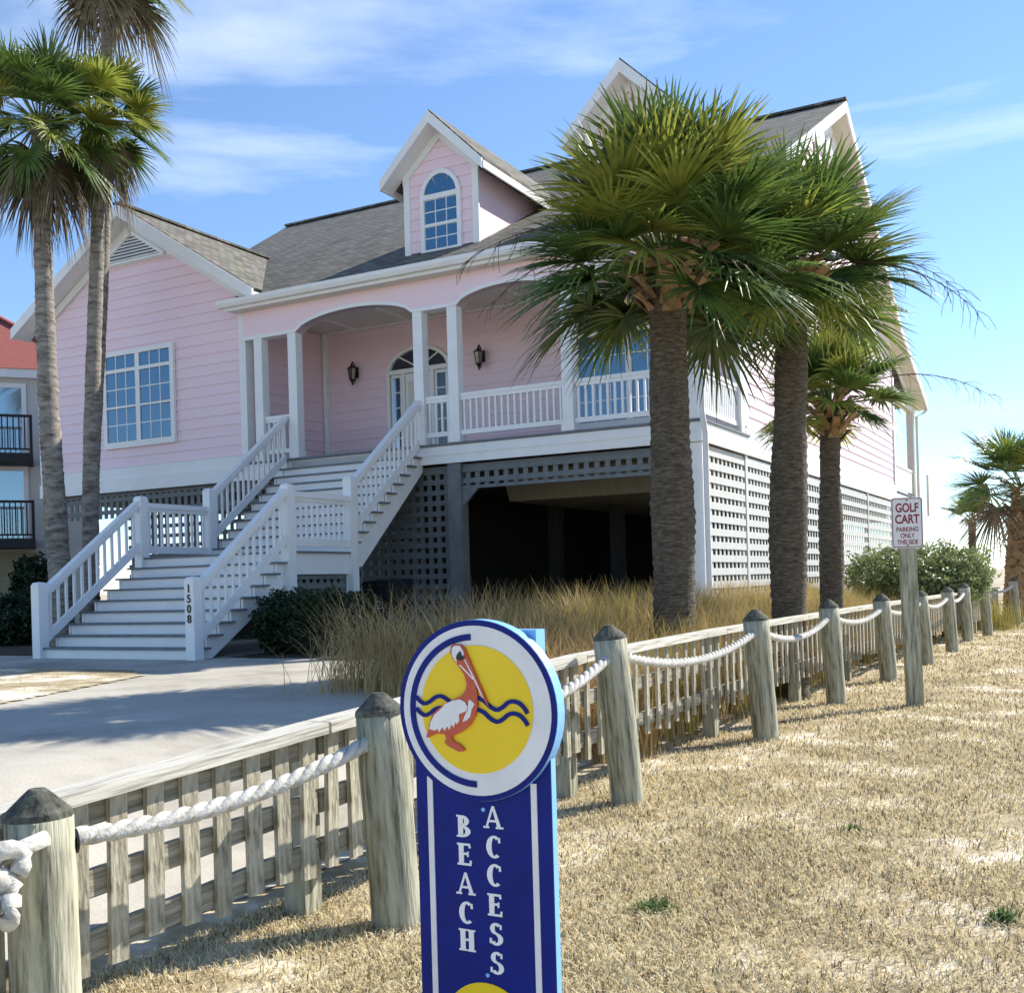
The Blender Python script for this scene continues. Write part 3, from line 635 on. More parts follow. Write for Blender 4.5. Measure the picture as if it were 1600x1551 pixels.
# ------------------------------------------------------------------ NEIGHBOUR BUILDING (left)
nb = empty('neighbour_building', (-15.2, 31.5, .45), R(23), 'three storey pale building with red shingle roof and dark balconies beside the pink house', 'building')
MB().box(-9, 3, .0, 8, 0, 7.5).build('wall', 'nbwall', nb)
MB().box(-9, 3.2, -.25, .1, 7.35, 7.6).build('gutter', 'white', nb)
MB().add([(-9.3, -.3, 7.6), (3.4, -.3, 7.6), (3.4, 8.3, 7.6), (-9.3, 8.3, 7.6), (-5, 4, 10.6), (-.6, 4, 10.6)], [(0, 1, 5, 4), (1, 2, 5), (2, 3, 4, 5), (3, 0, 4), (3, 2, 1, 0)]).build('roof', 'red_roof', nb)
MB().beam((3.4, -.3, 7.62), (-.6, 4, 10.64), .25, .06).build('roof_hip_cap', 'red_roof', nb)
for zf in (2.65, 5.05):
    bl = MB().box(-6, 1.45, -1.3, -.01, zf - .25, zf).build('balcony', 'dark_rail', nb)
    MB().box(-6, 1.45, -1.32, -1.24, zf + 1.0, zf + 1.07).box(-6, 1.45, -1.30, -1.26, zf + .08, zf + .13).box(1.37, 1.45, -1.32, -1.24, zf, zf + 1.07).build('balcony_rail', 'dark_rail', bl)
    me = MB().box(-.018, .018, -.018, .018, 0, .87).mesh('baluster', 'dark_rail')
    for k in range(24): place(me, 'baluster', bl, (1.25 - k * .145, -1.28, zf + .13))
    w = MB().box(-1.55, 1.30, -.07, -.005, zf + 2.02, zf + 2.16).box(-1.55, -1.42, -.068, -.005, zf + .02, zf + 2.02).box(1.17, 1.30, -.068, -.005, zf + .02, zf + 2.02).build('window', 'white', nb)
    MB().box(-1.42, 1.17, -.04, -.012, zf + .02, zf + 2.02).build('pane', 'curtain_glass', w)
MB().box(-2.5, 1.5, -.12, -.005, .05, 2.3).build('garage_door', 'nbtan', nb)
MB().box(-.95, -.70, -1.25, -1.0, 0, 2.4).build('balcony_post', 'white', nb)

# ------------------------------------------------------------------ PALMS
def frond_mesh(e, lf, L=.85, pet=.75, n=46, droop=.5, w0=.05, seed=0, spread=2.15):
    """fan leaf leaving the origin along +x at elevation e"""
    r = random.Random(seed); mb = MB()
    p = Vector((0, 0, 0)); d = Vector((math.cos(e), 0, math.sin(e))); pts = [p.copy()]
    for k in range(6):
        d = (d + Vector((0, 0, -.02 - .06 * droop))).normalized(); p = p + d * pet / 6; pts.append(p.copy())
    mb.tube(pts, [.022, .02, .017, .015, .013, .012, .010], 5)
    side = Vector((0, 1, 0)); nor = d.cross(side); nor = nor if nor.z > 0 else -nor
    tw = r.uniform(-.35, .35); side, nor = side * math.cos(tw) + nor * math.sin(tw), nor * math.cos(tw) - side * math.sin(tw)
    for i in range(n):
        u = 2 * (i + .5) / n - 1; th = u * spread + r.uniform(-.03, .03)
        ld = (d * math.cos(th) + side * math.sin(th) + nor * (.38 * abs(u) + r.uniform(-.06, .06))).normalized()
        Li = L * (1 - .38 * abs(u) ** 2.2) * r.uniform(.88, 1.06); dr = droop * r.uniform(.5, 1.5)
        wd = ld.cross(nor).normalized(); hub = p + d * (.10 * (1 - abs(u)))
        o = len(mb.v); S = 6
        for k in range(S + 1):
            t = k / S; c = hub + ld * (Li * t) + Vector((0, 0, -1)) * (Li * dr * t ** 2.4)
            if t > .6: c += Vector((r.uniform(-1, 1), r.uniform(-1, 1), 0)) * .012
            w = w0 * (.45 + 1.5 * t if t < .35 else (1.0 - (t - .35) / .65) ** .8 + .04)
            w = min(w, w0)
            mb.v.append(tuple(c - wd * w / 2)); mb.v.append(tuple(c + nor * (w * .22))); mb.v.append(tuple(c + wd * w / 2))
        for k in range(S):
            a = o + 3 * k; mb.f += [(a, a + 1, a + 4, a + 3), (a + 1, a + 2, a + 5, a + 4)]
    return mb.mesh('frond', lf)
FR = {}
def frond(eb, kind, var, L, pet, droop):
    k = (eb, kind, var, L)
    if k not in FR: FR[k] = frond_mesh(R(eb), kind, L, pet, droop=droop, seed=hash(k) % 9999 if False else eb * 7 + var * 31 + int(L * 100))
    return FR[k]
def palm(name, label, base, top, rb, rt, nf, L, pet, tm, boots=0, dry=0, bulge=None, elmin=-45, group=None, twigs=0, yel=.3, seed=1, azs=None):
    r = random.Random(seed); base, top = Vector(base), Vector(top)
    pr = empty(name, base, 0, label, 'palm tree', group); ax = top - base; H = ax.length
    mb = MB(); n = 18; N = int(H / .055); o = 0
    ph = [r.uniform(0, 6) for _ in range(4)]
    for i in range(N + 1):
        t = i / N; c = ax * t + Vector((math.sin(t * 3 + ph[0]) * .03 * H / 4 * t * (1 - t) * 4, 0, 0))
        rr = rb + (rt - rb) * min(1, t * 1.15)
        if bulge: rr *= 1 + bulge[1] * math.exp(-((t - bulge[0]) / .14) ** 2)
        if t < .05: rr *= 1.12 - t * 2.4
        rr *= 1 + (.03 if i % 2 else -.03) * (.4 + .9 * abs(math.sin(i * 1.37 + ph[1]))) + .02 * math.sin(i * .31 + ph[2])
        for k in range(n):
            a = 2 * math.pi * k / n; q = rr * (1 + r.uniform(-.035, .035)); mb.v.append((c.x + q * math.cos(a), c.y + q * math.sin(a), c.z))
    for i in range(N):
        for k in range(n): k2 = (k + 1) % n; mb.f.append((i * n + k, i * n + k2, (i + 1) * n + k2, (i + 1) * n + k))
    mb.f.append(tuple(N * n + k for k in range(n)))
    mb.build('trunk', tm, pr, smooth=True)
    hd = ax.copy()
    if boots:
        bm_ = []
        for q in range(3):
            w = .07 + .012 * q; l = .26 + .05 * q
            bm_.append(MB().add([(0, -w, 0), (0, w, 0), (.03, w * .5, l * .5), (.03, -w * .5, l * .5), (.10, -w * .62, l), (.10, w * .62, l), (-.03, -w, 0), (-.03, w, 0), (.05, -w * .55, l), (.05, w * .55, l)],
                                [(0, 1, 2, 3), (3, 2, 5, 4), (4, 5, 9, 8), (6, 8, 9, 7), (0, 3, 4, 8, 6), (1, 7, 9, 5, 2)]).mesh('leaf_base', 'boot'))
        for k in range(boots):
            t = k / boots; a = k * 2.39996 + r.uniform(-.3, .3); z = (-.50 + t * .62) if boots < 50 else (-H * .95 + t * (H * .95 + .15)); rad = rt * (1.0 + .35 * t) if boots < 50 else rt * .98
            o = place(bm_[k % 3], 'leaf_base', pr, (hd.x + rad * math.cos(a), hd.y + rad * math.sin(a), hd.z + z), (r.uniform(-.25, .25), R(20 + 24 * t + r.uniform(-14, 14)), a), (1, r.uniform(.8, 1.25), r.uniform(.75, 1.25)))
    # fronds, youngest upright, oldest hanging
    for k in range(nf):
        t = k / (nf - 1); el = 84 - (84 - elmin) * t ** 1.12; a = k * 2.39996 + r.uniform(-.3, .3)
        eb = int(round(el / 12.0)) * 12
        isdry = t > 1 - dry
        kind = 'frond_dry' if isdry else ('frond_y' if r.random() < yel else 'frond')
        me = frond(eb, kind, k % 3, L, pet, (.16 if not isdry else .7) + (.12 if el < 10 else 0))
        s = r.uniform(.88, 1.1) * (.8 if t < .1 else 1)
        place(me, 'frond', pr, (hd.x + rt * .5 * math.cos(a), hd.y + rt * .5 * math.sin(a), hd.z + .02 + .12 * (1 - t)), (r.uniform(-.08, .08), r.uniform(-.08, .08), a), (s, s, s))
    for k in range(twigs):
        a = azs[k] if azs else r.uniform(0, 6.28); mb = MB(); d = Vector((math.cos(a), math.sin(a), .35 if k % 2 else .75)).normalized(); p = hd + Vector((0, 0, .1)); pts = [p.copy()]
        for q in range(12):
            d = (d + Vector((0, 0, -.11))).normalized(); p = p + d * .2; pts.append(p.copy())
            if q > 4:
                for m_ in range(3):
                    d2 = (d + Vector((r.uniform(-1, 1), r.uniform(-1, 1), r.uniform(-1, .6)))).normalized(); b0 = p.copy(); bp = [b0]
                    for w in range(4): b0 = b0 + d2 * .085; d2 = (d2 + Vector((r.uniform(-.5, .5), r.uniform(-.5, .5), -.35))).normalized(); bp.append(b0)
                    mb.tube(bp, [.004, .004, .003, .003, .002], 3, False)
        mb.tube(pts, [.014 - .0009 * q for q in range(13)], 5)
        mb.build('flower_stalk', 'twig', pr)
    return pr
gz = lambda p: float(tz(p.x, p.y))
def onray(px, py, dist):   # a place in the world seen at photo pixel (px,py), dist metres ahead
    dx, dy = px - 800, 909 - py
    return Vector(((dx * c_ + dy * s_) * dist / 1716, dist, EYE + (-dx * s_ + dy * c_) * dist / 1716))
def P(px, py, dist, z=None):
    q = onray(px, py, dist); q.z = gz(q) - .03 if z is None else z; return q
GP = 'palms between the house and the rope fence'
palm('cabbage_palm', 'broad cabbage palm with a full crown and ragged leaf bases in front of the garage', P(1047, 905, 12.1), onray(1045, 425, 12.1), .235, .205, 72, .98, .85, 'trunk', 40, 0, (.45, .10), -20, GP, 4, .28, 3, azs=[2.6, .3, 3.4, 1.2])
palm('cabbage_palm', 'tall cabbage palm before the pale side lattice, its crown merging with the broad one', P(1230, 890, 13.3), onray(1237, 450, 13.3), .215, .19, 58, .88, .74, 'trunk', 34, .0, (.45, .16), -24, GP, 3, .45, 5, azs=[.2, 5.6, .8])
palm('cabbage_palm', 'slim cabbage palm with a small crown against the pink side wall', P(1293, 875, 17.0), onray(1298, 640, 17.0), .19, .15, 34, .66, .56, 'trunk', 26, .0, (.50, .14), -14, GP, 1, .35, 8, azs=[5.9])
p4 = P(1585, 925, 31.0)
palm('cabbage_palm', 'cabbage palm with a boot-covered trunk at the far end of the rope fence', p4, onray(1600, 765, 31.0), .36, .32, 34, 1.25, 1.0, 'boot', 120, .05, None, -25, None, 0, .2, 11)
palm('cabbage_palm', 'small young palm tuft rising behind the rounded shrub', P(1520, 880, 36), onray(1519, 815, 36), .14, .12, 12, .6, .4, 'trunk', 0, .1, None, 20, None, 0, .6, 13)
GL = 'tall palms by the staircase'
palm('fan_palm', 'tall leaning grey-trunked fan palm next to the lower newel post, shaggy crown with brown skirt', P(97, 895, 20.0), onray(62, 200, 20.0), .21, .15, 46, .88, .85, 'trunk_grey', 0, .16, None, -78, GL, 0, .35, 17)
palm('fan_palm', 'slimmer straight grey-trunked fan palm left of the wing window', P(140, 880, 21.0), onray(154, 195, 21.0), .165, .125, 32, .72, .66, 'trunk_grey', 0, .2, None, -75, GL, 0, .4, 19)
palm('fan_palm', 'tallest fan palm, only the underside of its crown hanging into view', P(133, 880, 23.0), onray(168, -52, 23.0), .15, .12, 32, .9, .85, 'trunk_grey', 0, .15, None, -60, GL, 0, .2, 23)

# ------------------------------------------------------------------ ROPE FENCE
ORD = 'first second third fourth fifth sixth seventh eighth ninth tenth eleventh'.split()
posts = []   # (px, dist, top z, diameter)
PD = [(57, 3.64, .86, .225), (606, 4.85, 1.03, .225), (972, 7.27, 1.20, .225), (1190, 10.01, 1.19, .24), (1302, 12.6, 1.2, .23), (1385, 15.0, 1.2, .23), (1445, 17.7, 1.19, .23), (1485, 20.2, 1.19, .23), (1510, 22.9, 1.22, .24), (1541, 24.8, 1.2, .23), (1562, 27.3, 1.25, .23), (1587, 29.2, 1.25, .23)]
for i, (px, D, zt, dm) in enumerate(PD):
    x = (px - 800) / 1716 * D; r = random.Random(i); h = zt + .0
    lab = 'weathered round timber post with pointed top carrying the white rope'; grp = 'round timber posts of the rope fence'
    if i > 1: lab, grp = 'weathered pointed timber rope post, %s beyond the blue beach sign' % ORD[i - 2], 'round timber posts of the rope fence'
    if i == 0: lab, grp = 'thick weathered timber post with the rope knot tied on its side', None
    if i == 1: lab, grp = 'weathered timber post leaning beside the blue beach access sign', None
    zb = -.25; po = empty('fence_post', (x, D, 0), 0, lab, 'post', grp)
    lean = (.4 if i == 10 else r.uniform(.05, .085)) if i else .02
    q = MB(); prof = [(dm / 2 * 1.03, zb)]
    for k in range(9): prof.append((dm / 2 * r.uniform(.96, 1.02), zb + (h - dm * .42 - zb) * (k + 1) / 9))
    q.lathe(prof, 22, .012); pm = q.build('shaft', 'wood', po, None, (0, -lean, r.uniform(0, 3)) if False else (0, -lean, 0), smooth=True)
    zc = h - dm * .42
    MB().lathe([(dm / 2 * .99, zc), (dm / 2 * .95, zc + .02), (dm * .22, h - .02), (dm * .12, h)], 22, .01).build('pointed_top', 'post_cap', po, None, (0, -lean, 0))
    hz = h - .20 if i > 1 else h - .19
    sh = Vector((-math.sin(lean) * hz, 0, hz * math.cos(lean)))
    ring = MB(); ring.tube([sh + Vector((dm / 2 * .80, .06, 0)), sh + Vector((dm / 2 * .86, .065, 0))], .042, 14); ring.build('rope_hole', 'black', po)
    posts.append((Vector((x, D, 0)) + sh, dm))
def rope(a, b, sag, label, group, lead_a=0, lead_b=0, rad=.0195, off=.0165, pitch=.2):
    N = max(12, int((b - a).length / .022)); cs = []
    for i in range(N + 1):
        t = i / N; p = a.lerp(b, t); p.z -= sag * 4 * t * (1 - t); cs.append(p)
    ro = empty('rope', a, 0, label, 'rope', group); d = (b - a).normalized(); sd = d.cross(Vector((0, 0, 1))).normalized()
    s = 0
    strands = [[], [], []]
    for i, p in enumerate(cs):
        if i: s += (p - cs[i - 1]).length
        dd = (cs[min(i + 1, N)] - cs[max(i - 1, 0)]).normalized(); up = sd.cross(dd).normalized()
        for k in range(3):
            an = 2 * math.pi * (s / pitch + k / 3); strands[k].append(p - a + (sd * math.cos(an) + up * math.sin(an)) * off)
    for k in range(3): MB().tube(strands[k], rad, 7).build('strand', 'rope', ro, smooth=True)
for i in range(len(posts) - 1):
    a, b = posts[i][0].copy(), posts[i + 1][0].copy(); d = (b - a).normalized(); a += d * .08; b -= d * .02
    lab = 'white twisted rope swagged between two timber posts'; grp = 'ropes of the rope fence'
    if i > 1: lab = 'white twisted rope sagging from the %s to the %s post beyond the blue sign' % (ORD[i - 2], ORD[i - 1])
    if i == 1: lab = 'white twisted rope passing behind the blue beach access sign'
    if i == 0: lab, grp = 'thick white twisted rope running from the knotted post up to the leaning post', None
    rope(a, b, .07 if i == 0 else (.15 if i < 4 else .12), lab, grp, pitch=.24 if i < 4 else .3)
# knot on the first post
k0 = posts[0][0]; kq = onray(6, 1345, 3.42)
kn = empty('rope_knot', kq, 0, 'big white rope knot on the side of the thick post', 'rope')
def loop(c, rx, rz_, tilt, a0, a1, n=16):
    out = []
    for i in range(n + 1):
        t = a0 + (a1 - a0) * i / n; v = Vector((rx * math.cos(t), .03 * math.sin(2 * t), rz_ * math.sin(t))); v.rotate(Matrix.Rotation(tilt, 3, 'Y')); out.append(c + v)
    return out
MB().tube(loop(Vector((.0, 0, -.03)), .045, .07, .3, 0, 6.1), .03, 10).build('coil', 'rope', kn, smooth=True)
MB().tube(loop(Vector((.0, -.04, -.11)), .042, .075, -.4, .2, 6.2), .03, 10).build('coil', 'rope', kn, smooth=True)
MB().tube(loop(Vector((-.03, -.055, -.07)), .07, .04, .8, 0, 6.0), .03, 10).build('coil', 'rope', kn, smooth=True)
MB().tube([(-.6, .05, -.06), (-.3, .05, -.05), (-.08, .02, -.02), (.02, .06, .02), (.08, .13, .04)], .027, 10).build('tail', 'rope', kn, smooth=True)

# ------------------------------------------------------------------ LOW PICKET FENCE behind the rope
pf = empty('picket_fence', (0, 0, 0), 0, 'low bleached picket fence with flat top rail behind the rope posts', 'fence')
fp = [HW(8.10, -9.9), HW(8.30, -7.75), HW(8.30, -4.95), HW(8.30, -1.8), HW(8.35, 1.2), HW(8.4, 3.9), HW(8.5, 7.0), HW(8.6, 10.0), HW(8.75, 13.0), HW(8.9, 16.0), HW(9.05, 19.5)]
tops = [.72, .87, .97, .99, .99, .99, .99, .99, .99, .99, .99]
picks = {}
for i in range(len(fp) - 1):
    a, b = fp[i].copy(), fp[i + 1].copy(); L = (b - a).length; d = (b - a) / L; ang = math.atan2(d.y, d.x); nrm = Vector((d.y, -d.x, 0))
    za, zb = tops[i], tops[i + 1]
    A_ = Vector((a.x, a.y, za)); B_ = Vector((b.x, b.y, zb))
    SL = math.hypot(L, zb - za) - .01; ry = -math.atan2(zb - za, L); mid = (A_ + B_) / 2
    MB().box(-SL / 2, SL / 2, -.075, .075, -.025, .025).build('top_rail', 'rail_wood', pf, mid + nrm * .02, (0, ry, ang))
    for dz in ((-.078, -.34, -.56) if i < 2 else (-.28, -.56)): MB().box(-SL / 2 + .005, SL / 2 - .005, -.0175, .0175, -.05, .05).build('back_rail', 'back_rail_wood', pf, mid + Vector((0, 0, dz)), (0, ry, ang))
    n = int(L / (.155 if i < 2 else .21)); w = .075 if i < 2 else .05
    for k in range(n):
        t = (k + .5) / n; p = a.lerp(b, t); zt = za + (zb - za) * t - .028; h = (.60 if i < 2 else .66) + random.uniform(-.02, .03)
        key = (w, k % 3)
        if key not in picks: picks[key] = MB().box(-w / 2 - .002 * (k % 3), w / 2, -.012, .012, -1, 0).mesh('picket', 'wood_pale')
        o = place(picks[key], 'picket', pf, (p.x + nrm.x * .034, p.y + nrm.y * .034, zt), (random.uniform(-.015, .015), random.uniform(-.02, .02), ang), (1, 1, h))
    MB().box(-.06, .06, -.06, .06, -.3, za - .03).build('fence_stake', 'wood', pf, (a.x - nrm.x * .09, a.y - nrm.y * .09, 0), (0, 0, ang))

# ------------------------------------------------------------------ GOLF CART SIGN
gp = onray(1430, 1103, 12.15); gs = empty('parking_sign', (gp.x, gp.y, 0), R(-8), 'small white metal sign with maroon GOLF CART PARKING ONLY lettering on a wooden post', 'sign')
MB().box(-.085, .085, -.06, .06, -.3, 1.78).build('post', 'wood', gs, None, (0, R(-1.2), 0))
def rrect(w, h, r, n=6):
    out = []
    for cx, cz, a0 in ((w / 2 - r, h / 2 - r, 0), (-w / 2 + r, h / 2 - r, 90), (-w / 2 + r, -h / 2 + r, 180), (w / 2 - r, -h / 2 + r, 270)):
        for k in range(n + 1): t = R(a0 + 90 * k / n); out.append((cx + r * math.cos(t), cz + r * math.sin(t)))
    return out
zc = 2.03; gx0 = -.045
pl = MB().prism([(x + gx0, z + zc) for x, z in rrect(.335, .555, .03)], -.068, -.064).build('plate', 'plate', gs)
o1 = rrect(.318, .538, .026); o2 = rrect(.302, .522, .022); mb = MB(); n = len(o1)
for k in range(n):
    k2 = (k + 1) % n; mb.prism([(o1[k][0] + gx0, o1[k][1] + zc), (o1[k2][0] + gx0, o1[k2][1] + zc), (o2[k2][0] + gx0, o2[k2][1] + zc), (o2[k][0] + gx0, o2[k][1] + zc)], -.0695, -.0682)
mb.build('border', 'maroon', pl)
for tx, sz, z, sx in (('GOLF', .135, .16, .72), ('CART', .135, .035, .74), ('PARKING', .072, -.075, .78), ('ONLY', .072, -.145, .78), ('THIS SIDE', .072, -.215, .72)):
    place(text_mesh(tx, sz, 'maroon', .0008, .0035 if sz > .1 else .0012, sx), 'lettering', pl, (gx0, -.0695, zc + z), (R(90), 0, 0))
for z in (.245, -.25): MB().tube([(gx0, -.068, zc + z), (gx0, -.074, zc + z)], .009, 8).build('bolt', 'maroon', pl)

# ------------------------------------------------------------------ BEACH ACCESS SIGN
sc_ = onray(750, 1108, 3.13)
bs = empty('beach_access_sign', (sc_.x, sc_.y, 0), -A28, 'blue beach access sign with a round pelican emblem and white stacked lettering', 'sign')
CZ = sc_.z; RR = .257
pan = MB().box(-.221, .221, .0, .028, -.2, CZ - .05).build('panel', 'sign_light', bs)
MB().box(-.2205, .2205, -.004, -.0002, -.2, CZ - .05).build('panel_face', 'sign_blue', pan)
for x in (-.172, .168): MB().box(x - .009, x + .009, -.0075, -.0042, -.2, CZ - .2).build('stripe', 'sign_white', pan)
MB().box(.05, .17, .03, .085, -.2, CZ + .225).build('back_post', 'sign_light', bs)
def circ(r, n=64, cx=0, cz=0, a0=0, a1=2 * math.pi): return [(cx + r * math.cos(a0 + (a1 - a0) * k / n), cz + r * math.sin(a0 + (a1 - a0) * k / n)) for k in range(n + (a1 - a0 < 6.28))]
ds = MB().prism([(x, z + CZ) for x, z in circ(RR)], -.022, .022).build('disc', 'sign_light', bs)
MB().prism([(x, z + CZ) for x, z in circ(RR - .001)], -.026, -.0222).build('blue_rim', 'sign_blue', ds)
MB().prism([(x, z + CZ) for x, z in circ(RR * .935)], -.0285, -.0262).build('white_field', 'sign_white', ds)
MB().prism([(x, z + CZ) for x, z in circ(RR * .705, 64, .004, .004)], -.031, -.0287).build('yellow_sun', 'sign_yellow', ds)
def band(pts_o, pts_i, y0, y1, name, m, parent):
    mb = MB()
    for k in range(len(pts_o) - 1): mb.prism([(pts_o[k][0], pts_o[k][1] + CZ), (pts_o[k + 1][0], pts_o[k + 1][1] + CZ), (pts_i[k + 1][0], pts_i[k + 1][1] + CZ), (pts_i[k][0], pts_i[k][1] + CZ)], y0, y1)
    return mb.build(name, m, parent)
band(circ(RR * .845, 40, 0, 0, R(92), R(270)), circ(RR * .775, 40, 0, 0, R(92), R(270)), -.0315, -.0288, 'blue_arc', 'sign_blue', ds)
def Z(x, y): return ((x - 662) / 627.5 * RR, (772 - y) / 707.5 * RR)
def wave(pts, w, name):
    P_ = [Z(*p) for p in pts]; fine = []
    for i in range(len(P_) - 1):
        p0, p1, p2, p3 = P_[max(i - 1, 0)], P_[i], P_[i + 1], P_[min(i + 2, len(P_) - 1)]
        for k in range(6):
            t = k / 6; fine.append(tuple(.5 * (2 * p1[j] + (p2[j] - p0[j]) * t + (2 * p0[j] - 5 * p1[j] + 4 * p2[j] - p3[j]) * t * t + (3 * p1[j] - p0[j] - 3 * p2[j] + p3[j]) * t ** 3) for j in (0, 1)))
    fine.append(P_[-1]); o, i_ = [], []
    for k, p in enumerate(fine):
        a, b = fine[max(k - 1, 0)], fine[min(k + 1, len(fine) - 1)]; dx, dz = b[0] - a[0], b[1] - a[1]; l = math.hypot(dx, dz) or 1
        o.append((p[0] - dz / l * w, p[1] + dx / l * w)); i_.append((p[0] + dz / l * w, p[1] - dx / l * w))
    band(o, i_, -.036, -.0312, name, 'sign_blue', ds)
for dy in (0, 92):
    wave([(188, 675 + dy), (225, 712 + dy), (265, 728 + dy), (310, 705 + dy), (350, 675 + dy), (395, 665 + dy), (440, 685 + dy), (490, 725 + dy)], .0055, 'wave')
    wave([(690, 668 + dy), (740, 690 + dy), (790, 735 + dy), (840, 758 + dy), (885, 738 + dy), (930, 700 + dy), (975, 690 + dy), (1020, 705 + dy), (1055, 740 + dy), (1076, 778 + dy)], .0058, 'wave')
def flat(pts, y0, y1, name, m, parent):
    import bmesh
    me = bpy.data.meshes.new(name); bm = bmesh.new()
    q = [bm.verts.new((Z(*p)[0], y0, Z(*p)[1] + CZ)) for p in pts]; f = bm.faces.new(q)
    r_ = bmesh.ops.extrude_face_region(bm, geom=[f]); bmesh.ops.translate(bm, verts=[g_ for g_ in r_['geom'] if isinstance(g_, bmesh.types.BMVert)], vec=(0, y1 - y0, 0))
    bmesh.ops.triangulate(bm, faces=bm.faces[:]); bmesh.ops.recalc_face_normals(bm, faces=bm.faces[:]); bm.to_mesh(me); bm.free()
    me.materials.append(M[m]); return place(me, name, parent)
pel = flat([(520, 252), (575, 255), (607, 290), (640, 370), (700, 520), (752, 640), (788, 742), (742, 668), (690, 575), (697, 650), (698, 730), (680, 805), (640, 872), (600, 912), (540, 950), (500, 965), (480, 990), (500, 1018), (540, 1032), (585, 1075), (570, 1090), (540, 1094), (505, 1080), (450, 1052), (424, 1025), (440, 992), (430, 963), (360, 958), (274, 1000), (290, 940), (302, 895), (330, 812), (380, 762), (450, 718), (500, 690), (570, 655), (608, 612), (617, 560), (598, 490), (558, 430), (513, 370), (491, 315), (497, 272)], -.0315, -.040, 'pelican', 'pelican', ds)
flat([(507, 288), (530, 264), (573, 266), (600, 310), (600, 352), (560, 340), (542, 365), (546, 402), (522, 370), (506, 332)], -.0402, -.0415, 'white_head', 'sign_white', pel)
flat([(548, 335), (570, 308), (583, 312), (586, 335), (608, 352), (596, 376), (560, 380), (540, 362)], -.0417, -.0425, 'eye_patch', 'black', pel)
flat([(600, 365), (612, 372), (690, 530), (748, 665), (740, 668), (680, 535)], -.0402, -.041, 'beak_line', 'sign_white', pel)
flat([(560, 415), (572, 412), (676, 520), (670, 528)], -.0402, -.0408, 'beak_line', 'sign_white', pel)
flat([(440, 725), (500, 695), (560, 682), (600, 702), (622, 742), (612, 772), (550, 800), (552, 850), (530, 880), (522, 858), (505, 905), (490, 880), (468, 925), (455, 895), (430, 935), (415, 905), (385, 948), (375, 920), (350, 935), (305, 925), (318, 870), (350, 812), (400, 768)], -.0402, -.0425, 'white_wing', 'sign_white', pel)
flat([(632, 685), (652, 690), (678, 716), (655, 755), (640, 815), (612, 845), (578, 858), (600, 805), (622, 765)], -.0402, -.0418, 'white_feather', 'sign_white', pel)
